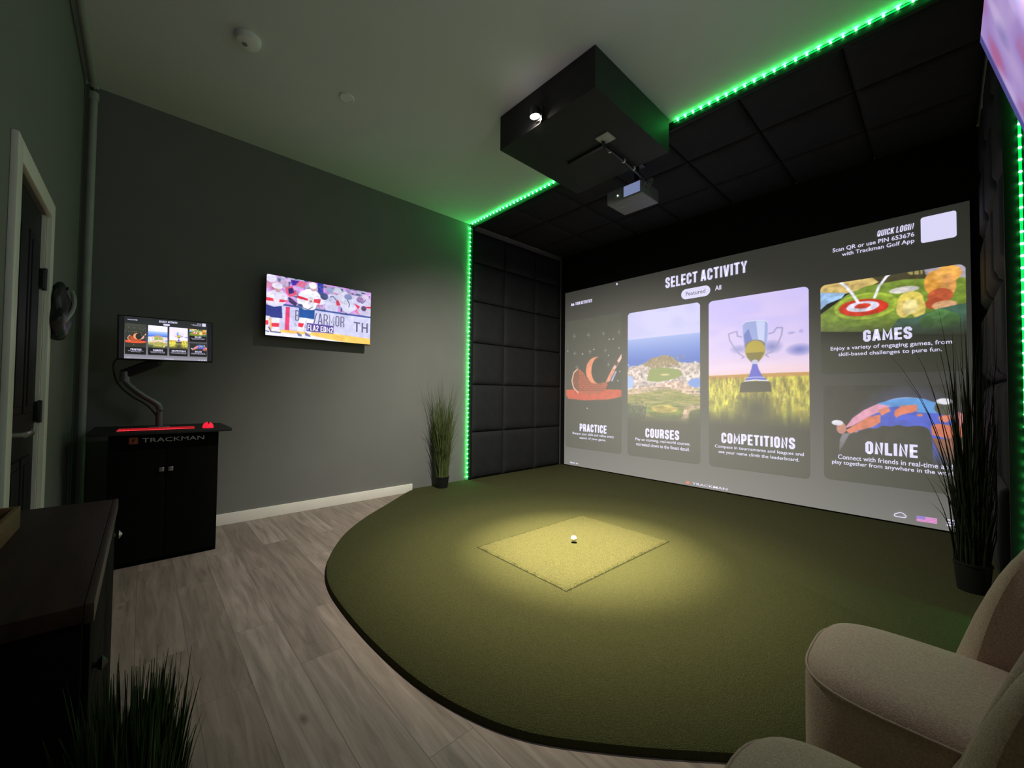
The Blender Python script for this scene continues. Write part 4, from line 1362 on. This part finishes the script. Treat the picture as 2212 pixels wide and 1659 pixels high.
box(bm := BM(), TVX - 0.045, TVX - 0.002, TY0 - 0.004, TY1 + 0.004, TZ0 - 0.007, TZ1 + 0.004, 0.004)
part('casing', bm, M_PLAST, tv)
bm = BM()
box(bm, 0.0, 0.02, 1.05, 1.37, 1.70, 1.99, 0.003)
box(bm, 0.02, TVX - 0.045, 1.12, 1.16, 1.72, 1.97)
box(bm, 0.02, TVX - 0.045, 1.26, 1.30, 1.72, 1.97)
part('wall_bracket', bm, M_PLAST, tv)
c = Canvas(TY0, TY1, TZ0, TZ1, 380)
n1, n2, n3 = c.noise(26, 30, 61), c.noise(40, 44, 62), c.noise(14, 16, 63)
base = np.stack([150 + 90 * n1, 120 + 100 * n2, 185 + 65 * n1], -1)
c.c = base
c.mix(np.clip((n2 - 0.62) * 5, 0, 1) * 0.8, (60, 50, 110))
c.mix(np.clip((n3 - 0.66) * 5, 0, 1) * 0.55, (226, 90, 110))
c.mix(np.clip((0.95 - c.X) * 4, 0, 1) * 0.3, (206, 196, 230))
c.ops(ART['TV'])
c.grain(0.10, 22, 26, 65)
c.specks(260, (TY0, TY1), (1.90, 2.108), (0.006, 0.03), (0.006, 0.02), ((236, 230, 250), (120, 90, 150), (210, 120, 150), (160, 150, 200), (90, 80, 130)), 66, 0.16)
c.soften()
pic = canvas_object('picture', c, M_TVP, tv, tvw(0.0))
M_GREYL = emat('tv_grey_lettering', tuple(srgb((112, 108, 140))), 1.0)
M_WHL = emat('tv_white_lettering', tuple(srgb((248, 248, 255))), 1.1)
for s, a, b, e, f, m_, bo, sh in (('B', 0.979, 1.012, 1.736, 1.829, M_GREYL, 0.03, 0), ('/ARMOR', 1.130, 1.408, 1.727, 1.827, M_GREYL, 0.02, 0), ('TH', 1.499, 1.640, 1.694, 1.793, M_GREYL, 0.02, 0), ('S', 0.975, 0.990, 1.684, 1.708, M_GREYL, 0.03, 0), ('S', 1.056, 1.068, 1.681, 1.705, M_GREYL, 0.03, 0), ('FLA2', 1.083, 1.176, 1.661, 1.713, M_WHL, 0.03, 0), ('EDM2', 1.194, 1.305, 1.660, 1.711, M_WHL, 0.03, 0)):
    heading('board_lettering' if m_ is M_GREYL else 'score_lettering', s, a, b, e, f, tvw(0.0012), m_, pic, 0.34 if m_ is M_GREYL else 0.5)

# ---------------------------------------------------------------- console, monitor, keyboard, mouse
KX0, KX1, KY0, KY1, KZ = 0.16, 0.60, -0.150, 0.396, 0.822
con = thing('console_cabinet', 'black two-door console cabinet lettered TRACKMAN against the grey wall', 'cabinet', (0.4, 0.12, 0))
part('carcass', box(BM(), KX0, KX1 - 0.02, KY0, KY1, 0.0, KZ, 0.003), M_BLKW, con)
KM = 0.121
for a, b, kx in ((KY0 + 0.002, KM - 0.0015, 0.0985), (KM + 0.0015, KY1 - 0.002, 0.1435)):
    d = part('door', box(BM(), KX1 - 0.019, KX1, a, b, 0.03, 0.725, 0.002), M_BLKW, con)
    bm = BM()
    cyl(bm, (KX1, kx, 0.593), (KX1 + 0.014, kx, 0.593), 0.006, n=12)
    box(bm, KX1 + 0.012, KX1 + 0.022, kx - 0.013, kx + 0.013, 0.580, 0.606, 0.003)
    part('knob', bm, M_SILV, d, 'small square silver knob')
fas = part('fascia', box(BM(), KX1 - 0.019, KX1, KY0 + 0.002, KY1 - 0.002, 0.730, KZ - 0.002, 0.002), M_BLKW, con)


def conw(d):
    return lambda y, z: np.stack([np.full_like(y, KX1 + d), y, z], 1)


text('lettering', 'TRACKMAN', 0.003, 0.314, 0.770, 0.797, conw(0.002), mat('silver_lettering', (0.62, 0.62, 0.62), 0.4, 0.4), fas, 0.0)
lo = flat('logo_square', rrect(-0.057, -0.016, 0.763, 0.804, 0.006), conw(0.0012), mat('orange_logo', (0.42, 0.10, 0.05), 0.5, 0.3), fas, 'orange logo square')
M_DK = mat('dark_logo_mark', (0.03, 0.012, 0.01), 0.5, 0.3)
flat('logo_mark', [(-0.046, 0.790), (-0.030, 0.796), (-0.028, 0.789), (-0.044, 0.783)], conw(0.002), M_DK, lo)
flat('logo_mark', [(-0.036, 0.790), (-0.029, 0.792), (-0.040, 0.768), (-0.046, 0.768)], conw(0.002), M_DK, lo)
bm = BM()
box(bm, 0.10, 0.665, -0.240, 0.462, KZ + 0.001, KZ + 0.024, 0.005)
part('worktop', bm, M_TOPB, con)
KT = KZ + 0.024

mn = thing('monitor', 'small monitor on a jointed grey arm above the console', 'monitor', (0.40, 0.085, KT))
MX = 0.46
tilt = Matrix.Translation((MX, 0.115, 1.445)) @ Matrix.Rotation(math.radians(-3), 4, 'Y') @ Matrix.Rotation(math.radians(1.0), 4, 'X')


def monw(d):
    def f(y, z):
        P = np.stack([np.full_like(y, d), y, z], 1)
        R_ = np.array(tilt.to_3x3())
        return P @ R_.T + np.array(tilt.translation)[None, :]
    return f


MW, MH = 0.246, 0.145
box(bm := BM(), -0.040, -0.001, -MW, MW, -MH, MH, 0.005, 2, tilt)
part('casing', bm, M_PLAST, mn)
c = Canvas(-0.238, 0.238, -0.137, 0.138, 620)
c.c[:] = (22, 23, 24)
UW = 0.212
ui = (c.X + UW) / (2 * UW) * 4.09 + 0.10
uz = (c.Z + 0.137) / 0.275 * 2.62 + 0.04
ins = np.abs(c.X) < UW
g3 = np.stack([np.interp(uz, [q[0] for q in ((0.04, 0), (0.35, 0), (1.2, 0), (2.2, 0), (2.66, 0))], [v[k] for v in ((150, 148, 160), (120, 118, 128), (84, 82, 90), (44, 46, 46), (36, 40, 40))]) for k in range(3)], -1)
c.c = np.where(ins[..., None], g3, c.c)
for k, cv in cards.items():
    mk = ((ui > cv.x0) & (ui < cv.x1) & (uz > cv.z0) & (uz < cv.z1)).astype(float)
    px_ = cv.sample(ui, uz)
    if k in ('PRACTICE', 'COURSES', 'COMPETITIONS'):
        px_ = np.clip(px_ * 1.12 + 8, 0, 255)
    c.c = c.c * (1 - mk[..., None]) + px_ * mk[..., None]
    t_box, caps = INFO[k][1], INFO[k][2]
    low = ((ui > cv.x0) & (ui < cv.x1) & (uz > cv.z0) & (uz < cv.z0 + 0.45 * min(1, (cv.z1 - cv.z0) / 1.0))).astype(float)
    c.mix(low * 0.7, (22, 20, 20))
mcard = canvas_object('picture', c, M_MONP, mn, monw(0.0006))


def mu(x):
    return (x - 0.10) / 4.09 * 2 * UW - UW


def mz(z):
    return (z - 0.04) / 2.62 * 0.275 - 0.137


for k in INFO:
    (a, b, e, f), caps = INFO[k][1], INFO[k][2]
    heading('card_title', k, mu(a - 0.02), mu(b + 0.02), mz(e), mz(f), monw(0.0014), M_TXT, mcard)
    for (a, b, e, f, s) in caps:
        text('card_caption', s, mu(a), mu(b), mz(e), mz(f), monw(0.0014), M_TXT, mcard, 0.02)
heading('heading', 'SELECT ACTIVITY', mu(1.707), mu(2.62), mz(2.43), mz(2.56), monw(0.0014), M_TXT, mcard)
flat('tab_button', [(mu(x), mz(z)) for x, z in rrect(1.905, 2.24, 2.25, 2.372, 0.06)], monw(0.001), M_TXT, mcard)
flat('login_tile', [(mu(x), mz(z)) for x, z in rrect(3.922, 4.121, 2.388, 2.602, 0.02)], monw(0.001), M_TXT, mcard)
text('login_text', 'QUICK LOGIN', mu(3.652), mu(3.884), mz(2.522), mz(2.572), monw(0.0014), M_TXT, mcard, 0.03)
text('login_text', 'Scan QR or use PIN 653676', mu(3.343), mu(3.884), mz(2.45), mz(2.496), monw(0.0014), M_TXT, mcard, 0.02)
text('login_text', 'with Trackman Golf App', mu(3.41), mu(3.884), mz(2.392), mz(2.44), monw(0.0014), M_TXT, mcard, 0.02)
text('corner_text', 'YOUR ACTIVITIES', mu(0.22), mu(0.68), mz(2.43), mz(2.49), monw(0.0014), M_TXT, mcard, 0.03)
text('corner_text', 'Sign in', mu(0.222), mu(0.372), mz(0.08), mz(0.13), monw(0.0014), M_TXT, mcard, 0.02)
text('logo_text', 'TRACKMAN', mu(1.98), mu(2.44), mz(0.07), mz(0.12), monw(0.0014), M_TXT, mcard, 0.02)
for k in range(3):
    flat('menu_bar', [(mu(x), mz(z)) for x, z in rrect(3.72 + k * 0.15, 3.80 + k * 0.15, 0.07, 0.12, 0.02)], monw(0.0014), M_TXT, mcard)
# arm
bm = BM()
box(bm, 0.345, 0.455, 0.03, 0.14, KT, KT + 0.012, 0.004)
cyl(bm, (0.40, 0.086, KT + 0.01), (0.40, 0.086, KT + 0.10), 0.020)
part('arm_base', bm, M_ARM, mn)
bm = BM()
tube(bm, catmull([(0.40, 0.086, KT + 0.085), (0.40, 0.086, KT + 0.13), (0.40, 0.070, KT + 0.165), (0.40, -0.005, KT + 0.225), (0.40, -0.070, KT + 0.290), (0.40, -0.090, KT + 0.335)], 5), 0.020, 14)
cyl(bm, (0.40, -0.090, KT + 0.31), (0.40, -0.090, KT + 0.375), 0.027)
part('lower_arm', bm, M_ARM, mn)
bm = BM()
d = Vector((0.02, 0.155, 0.085))
mm = Matrix.Translation((0.41, -0.012, KT + 0.405)) @ d.to_track_quat('X', 'Z').to_matrix().to_4x4()
box(bm, -0.105, 0.105, -0.022, 0.022, -0.030, 0.030, 0.014, 3, mm)
part('upper_arm', bm, M_PLAST, mn)
bm = BM()
box(bm, MX - 0.075, MX - 0.035, 0.055, 0.175, 1.39, 1.50, 0.004)
tube(bm, [(0.42, 0.075, KT + 0.445), (0.405, 0.11, 1.37), (0.40, 0.115, 1.44)], 0.018, 12)
part('tilt_head', bm, M_PLAST, mn)
part('cable', tube(BM(), catmull([(0.405, -0.10, 1.33), (0.40, -0.142, 1.28), (0.395, -0.140, 1.20), (0.39, -0.115, 1.13), (0.385, -0.055, 1.06), (0.385, 0.02, 1.0), (0.385, 0.07, KT + 0.08), (0.37, 0.09, KT + 0.004)], 6), 0.005, 8), M_PLAST, mn)

kb = thing('keyboard', 'black keyboard with glowing red keys on the console worktop', 'keyboard', (0.575, 0.085, KT))
box(bm := BM(), 0.545, 0.640, -0.115, 0.268, KT, KT + 0.009, 0.003)
part('keyboard_body', bm, M_PLAST, kb)
M_RED = emat('lit_red_keys', (1.0, 0.02, 0.04), 0.42, base=(0.05, 0.0, 0.0))
M_RED2 = emat('lit_red_glow', (1.0, 0.05, 0.07), 1.0, base=(0.05, 0.0, 0.0))
key_n = 0
for r in range(4):
    y = -0.108
    k = 0
    while y < 0.258:
        wk = 0.0185
        if r == 0 and k == 3:
            wk = 0.105
        if abs(y - 0.165) < 0.004 or abs(y - 0.19) < 0.002:
            y += 0.004
        y2 = min(y + wk - 0.002, 0.262)
        box(bm := BM(), 0.634 - r * 0.022 - 0.019, 0.634 - r * 0.022, y, y2, KT + 0.008, KT + 0.0125, 0.001, 1)
        if key_n < 98:
            part('key', bm, M_RED, kb)
            key_n += 1
        y += wk
        k += 1
part('light_bar', box(BM(), 0.6395, 0.643, -0.112, 0.258, KT + 0.004, KT + 0.008), M_RED2, kb, 'glowing red front edge')
ms = thing('mouse', 'red glowing computer mouse on the console worktop', 'mouse', (0.575, 0.336, KT))
bm = BM()
bmesh.ops.create_uvsphere(bm, u_segments=24, v_segments=14, radius=1.0)
for v in bm.verts:
    v.co = Vector((0.575 + v.co.x * 0.052, 0.336 + v.co.y * 0.031, KT + 0.004 + max(-0.1, v.co.z) * 0.036))
part('shell', bm, emat('lit_red_shell', (1.0, 0.02, 0.05), 0.9, base=(0.1, 0.0, 0.0)), ms)
part('wheel', cyl(BM(), (0.603, 0.3325, KT + 0.034), (0.603, 0.3395, KT + 0.034), 0.008), M_PLAST, ms)

# ---------------------------------------------------------------- sideboard with tray
sd = thing('sideboard', 'low black cabinet with a dark brown wooden top in the near left corner', 'sideboard', (2.66, -0.19, 0))
SX0, SX1, SY0, SY1, SZ = 2.225, 3.085, YR + 0.022, -0.050, 0.75
part('carcass', box(BM(), SX0 + 0.025, SX1 - 0.012, SY0, SY1 - 0.014, 0.02, SZ - 0.03, 0.003), M_BLKW, sd)
box(bm := BM(), SX0, SX1, SY0, SY1 - 0.012, SZ - 0.029, SZ, 0.003)
part('top', bm, M_SIDE, sd)
box(bm := BM(), SX0, SX1, SY1 - 0.012, SY1, SZ - 0.032, SZ + 0.001, 0.003)
part('top_edging', bm, M_SIDEE, sd, 'lighter brown front edge')
bm = BM()
for x in (SX0 + 0.04, SX1 - 0.07):
    for y in (SY0 + 0.01, SY1 - 0.06):
        box(bm, x, x + 0.04, y, y + 0.04, 0.0, 0.022)
part('feet', bm, M_BLKW, sd)
dw = (SX1 - SX0 - 0.05) / 2
for k in range(2):
    a = SX0 + 0.03 + k * dw
    d = part('drawer', box(BM(), a, a + dw - 0.004, SY1 - 0.020, SY1 - 0.005, SZ - 0.20, SZ - 0.036, 0.002), M_BLKW, sd)
    bm = BM()
    xk, zk = (a + dw * 0.22, SZ - 0.085) if k == 0 else (a + dw * 0.80, SZ - 0.15)
    cyl(bm, (xk, SY1 - 0.006, zk), (xk, SY1 + 0.003, zk), 0.005, n=12)
    cyl(bm, (xk, SY1 + 0.001, zk), (xk, SY1 + 0.007, zk), 0.008, 0.013, n=8)
    cyl(bm, (xk, SY1 + 0.007, zk), (xk, SY1 + 0.014, zk), 0.013, 0.003, n=8)
    part('knob', bm, M_SILV if k == 0 else M_PLAST, d, 'faceted silver knob' if k == 0 else 'black faceted knob', smooth=False)
    part('door', box(BM(), a, a + dw - 0.004, SY1 - 0.020, SY1 - 0.005, 0.05, SZ - 0.206, 0.002), M_BLKW, sd)

tr = thing('wooden_tray', 'shallow light wood tray with a dark red lining on the sideboard top', 'tray', (2.67, -0.28, SZ))
TX0, TX1, TA0, TA1 = 2.45, 2.95, -0.322, -0.220
bm = BM()
box(bm, TX0, TX1, TA1 - 0.010, TA1, SZ, SZ + 0.055, 0.002)
box(bm, TX0, TX1, TA0, TA0 + 0.010, SZ, SZ + 0.055, 0.002)
box(bm, TX0 + 0.001, TX0 + 0.010, TA0 + 0.009, TA1 - 0.009, SZ, SZ + 0.0545)
box(bm, TX1 - 0.010, TX1 - 0.001, TA0 + 0.009, TA1 - 0.009, SZ, SZ + 0.0545)
part('tray_rim', bm, M_TRAY, tr)
part('tray_lining', box(BM(), TX0 + 0.006, TX1 - 0.006, TA0 + 0.006, TA1 - 0.006, SZ, SZ + 0.018), M_TRAYL, tr, 'dark red lining')


# ---------------------------------------------------------------- grass plants
def grass(bm, c, n, h0, h1, spread, r0_, w0, rng, lean=(0, 0), keep=None, droop=0.35):
    c = Vector(c)
    for k in range(n):
        a = rng.random() * 2 * math.pi
        rr = r0_ * math.sqrt(rng.random())
        b = c + Vector((math.cos(a) * rr, math.sin(a) * rr, 0))
        h = h0 + (h1 - h0) * rng.random()
        a2 = a + rng.normal() * 0.7
        s = spread * (0.15 + 0.85 * rng.random() ** 1.5) * (h / h1)
        d = Vector((math.cos(a2) * s + lean[0] * h, math.sin(a2) * s + lean[1] * h, 0))
        dr = droop * rng.random() ** 2
        pts = []
        for i in range(8):
            t = i / 7
            z = h * (t - dr * t ** 3.2 * (0.4 + s / max(spread, 1e-3)))
            q = b + d * (0.25 * t + 0.75 * t ** 2.4) + Vector((0, 0, z))
            if keep:
                q = keep(q)
            pts.append(q)
        wdt = w0 * (0.6 + 0.6 * rng.random())
        side = Vector((-math.sin(a2 + 1.1 * rng.normal()), math.cos(a2 + 1.1 * rng.normal()), 0))
        side.normalize()
        nr = side.cross(Vector((0, 0, 1)))
        prev = None
        for i, q in enumerate(pts):
            ww = wdt * (1.0 - 0.92 * (i / 7) ** 1.8)
            row = [bm.verts.new(q - side * ww), bm.verts.new(q + nr * ww * 0.5), bm.verts.new(q + side * ww)]
            if prev:
                bm.faces.new((prev[0], prev[1], row[1], row[0]))
                bm.faces.new((prev[1], prev[2], row[2], row[1]))
            prev = row
    return bm


def pot(bm, c, r, h):
    lathe(bm, [(r * 0.82, 0.0), (r * 0.98, h * 0.9), (r * 1.03, h * 0.92), (r * 1.03, h), (r * 0.92, h), (r * 0.9, h * 0.9)], c, 32)
    return bm


def plant(label, c, potr, poth, m, specs, keep=None):
    root = thing('potted_grass', label, 'plant', c)
    rng = np.random.default_rng(int(c[0] * 100 + c[1] * 10))
    part('pot', pot(BM(), c, potr, poth), M_POT, root)
    bm = BM()
    cyl(bm, (c[0], c[1], c[2] + poth * 0.80), (c[0], c[1], c[2] + poth * 0.9), potr * 0.9, n=24)
    part('soil', bm, M_SOIL, root)
    bm = BM()
    for sp_ in specs:
        grass(bm, (c[0], c[1], c[2] + poth * 0.85), *sp_, rng=rng, keep=keep)
    bmesh.ops.recalc_face_normals(bm, faces=bm.faces)
    part('grass_blades', bm, m, root, stuff=True)


def keep_left(q):
    return Vector((max(q.x, 0.012), min(q.y, YE - 0.03), q.z))


plant('tall potted artificial grass beside the green light strip at the television wall', (0.150, 2.52, 0.032), 0.080, 0.125, M_GRASS,
      [(230, 0.50, 1.18, 0.30, 0.066, 0.0050), (260, 0.20, 0.80, 0.24, 0.070, 0.0046)], keep_left)


def keep_right(q):
    return Vector((min(q.x, 4.222), min(q.y, YS - 0.05), q.z))


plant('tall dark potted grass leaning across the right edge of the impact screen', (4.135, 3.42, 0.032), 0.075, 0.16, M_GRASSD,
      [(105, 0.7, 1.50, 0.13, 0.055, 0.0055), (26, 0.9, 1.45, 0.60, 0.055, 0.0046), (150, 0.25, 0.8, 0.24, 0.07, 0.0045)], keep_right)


def keep_side(q):
    return Vector((max(q.x, SX1 + 0.006), q.y, q.z))


plant('short bushy potted grass at the near corner of the sideboard', (3.165, 0.0, 0.0), 0.060, 0.22, M_GRASSB,
      [(1000, 0.30, 0.49, 0.046, 0.050, 0.0052), (1500, 0.12, 0.44, 0.066, 0.052, 0.0050)], keep_side)


# ---------------------------------------------------------------- armchairs
def chair(loc, label):
    """Low tub chair facing the television wall: drum seat with a wrap-around shell back."""
    lx, ly = loc
    root = thing('tub_chair', label, 'armchair', (lx, ly, 0), 'two taupe tub chairs along the right wall')

    def W(x, y, z):
        return Vector((lx + x, ly + y, z))
    # seat: rounded block, flat top
    bm = BM()
    n = 48
    rings = []
    for ins, z in ((0.02, 0.03), (0.0, 0.06), (0.0, 0.36), (0.006, 0.395), (0.022, 0.418), (0.05, 0.430), (0.11, 0.436)):
        ring = []
        for k in range(n):
            a = 2 * math.pi * k / n
            ca, sa = math.cos(a), math.sin(a)
            e = 2 / 3.4
            x = math.copysign(abs(ca) ** e, ca) * (0.235 - ins)
            y = math.copysign(abs(sa) ** e, sa) * (0.212 - ins)
            ring.append(bm.verts.new(W(x, y, z)))
        rings.append(ring)
    for a, b in zip(rings, rings[1:]):
        for k in range(n):
            bm.faces.new((a[k], a[(k + 1) % n], b[(k + 1) % n], b[k]))
    bm.faces.new(rings[-1])
    bm.faces.new(list(reversed(rings[0])))
    seat = part('seat', bm, M_CHAIR, root)
    # piping round the top edge
    bm = BM()
    pts = []
    for k in range(n + 1):
        a = 2 * math.pi * k / n
        ca, sa = math.cos(a), math.sin(a)
        e = 2 / 3.4
        pts.append(W(math.copysign(abs(ca) ** e, ca) * 0.233, math.copysign(abs(sa) ** e, sa) * 0.210, 0.392))
    tube(bm, pts, 0.0028, 8)
    part('piping', bm, M_PIPING, seat)
    # shell back
    bm = BM()
    cx = 0.138
    m_ = 48
    prof_n = 16
    grid = []
    for i in range(m_ + 1):
        t = i / m_
        th = math.radians(-132 + 264 * t)
        s = math.cos(th)                      # 1 at the back, below 0 at the open ends
        q_ = max(0.0, min(1.0, (s + 0.407) / 1.407))
        end = min(1.0, math.sin(math.pi * t) / 0.16) ** 0.5
        half = 0.036 * (0.25 + 0.75 * end)
        z0 = 0.05
        zt = 0.36 + 0.05 * end + 0.40 * (1 - (1 - q_) ** 3.0) - 0.5 * max(0.0, -0.407 - s)
        row = []
        for j in range(prof_n + 1):
            u = j / prof_n
            if u < 0.3:
                off, z = half, z0 + (zt - half - z0) * (u / 0.3)
            elif u > 0.7:
                off, z = -half, z0 + (zt - half - z0) * ((1 - u) / 0.3)
            else:
                a = (u - 0.3) / 0.4 * math.pi
                off, z = half * math.cos(a), zt - half + half * math.sin(a)
            x = cx + (0.195 + off) * math.cos(th)
            y = (0.232 + off) * math.sin(th)
            row.append(bm.verts.new(W(x, y, z)))
        grid.append(row)
    for i in range(m_):
        for j in range(prof_n):
            bm.faces.new((grid[i][j], grid[i + 1][j], grid[i + 1][j + 1], grid[i][j + 1]))
        bm.faces.new((grid[i][0], grid[i][prof_n], grid[i + 1][prof_n], grid[i + 1][0]))
    bm.faces.new(grid[0])
    bm.faces.new(grid[-1])
    bmesh.ops.recalc_face_normals(bm, faces=bm.faces)
    part('backrest', bm, M_CHAIR, root)
    bm = BM()
    lathe(bm, [(0.17, 0.0), (0.17, 0.03), (0.0, 0.032)], W(0.05, 0, 0.0), 32)
    part('base', bm, M_PLAST, root)


CH_X = 4.005
chair((CH_X, 1.425), 'taupe upholstered tub chair at the edge of the turf, the farther of two')
chair((CH_X - 0.025, 0.800), 'taupe upholstered tub chair in the near right corner, closest to the camera')

# ---------------------------------------------------------------- large television on the right wall
BT = thing('large_television', 'large television tilted down from the right wall in the top right corner', 'television', (WR, 1.75, 2.1))
tl = math.radians(13.8)
TXT, TYF, TZT = 4.150, 2.39, 2.507
TWD, THT = 1.45, 0.82
dn = Vector((math.sin(tl), 0, -math.cos(tl)))
nn = Vector((-math.cos(tl), 0, -math.sin(tl)))
TO = Vector((TXT, TYF, TZT))


def btw(d):
    def f(u, v):
        P = np.outer(np.ones_like(u), np.array(TO)) - np.outer(u, np.array((0, 1.0, 0))) + np.outer(v, np.array(dn)) + d * np.array(nn)[None, :]
        return P
    return f


mm = Matrix(((0, dn.x, nn.x, TO.x), (-1, dn.y, nn.y, TO.y), (0, dn.z, nn.z, TO.z), (0, 0, 0, 1)))
box(bm := BM(), -0.004, TWD + 0.004, -0.004, THT + 0.004, -0.035, -0.001, 0.003, 2, mm)
part('casing', bm, M_PLAST, BT)
c = Canvas(0, TWD, 0, THT, 110)
nb = c.noise(9, 7, 71)
nb2 = c.noise(14, 10, 72)
c.c = np.stack([196 - 40 * nb, 172 - 46 * nb, 222 - 20 * nb], -1)
c.mix(np.clip((nb2 - 0.55) * 3, 0, 1) * 0.5, (226, 206, 244))
c.mix(np.clip((nb - 0.62) * 4, 0, 1) * 0.6, (196, 96, 130))
c.mix(np.clip((c.noise(8, 6, 73) - 0.6) * 4, 0, 1) * 0.6, (110, 112, 180))
c.c = c.c + np.clip((c.X - 0.42) / 0.2, 0, 1)[..., None] * (np.array((250, 246, 255)) - c.c) * 0.8
c.mix(np.clip((0.055 - c.X) / 0.008, 0, 1), (84, 80, 146))
gain = 1.0 + 2.4 * np.clip((c.X - 0.42) / 0.3, 0, 1)      # nearer, unseen part of the picture brightened as added room fill light
canvas_object('picture', c, M_TVR, BT, btw(0.0005), gain=gain)
bm = BM()
box(bm, WR - 0.02, WR, 1.35, 1.95, 1.95, 2.35, 0.003)
for y in (1.45, 1.80):
    tube(bm, [(WR - 0.01, y, 2.28), TO + Vector((0, y - TYF, 0)) + dn * 0.25 - nn * 0.03], 0.012, 8)
part('wall_bracket', bm, M_PLAST, BT)
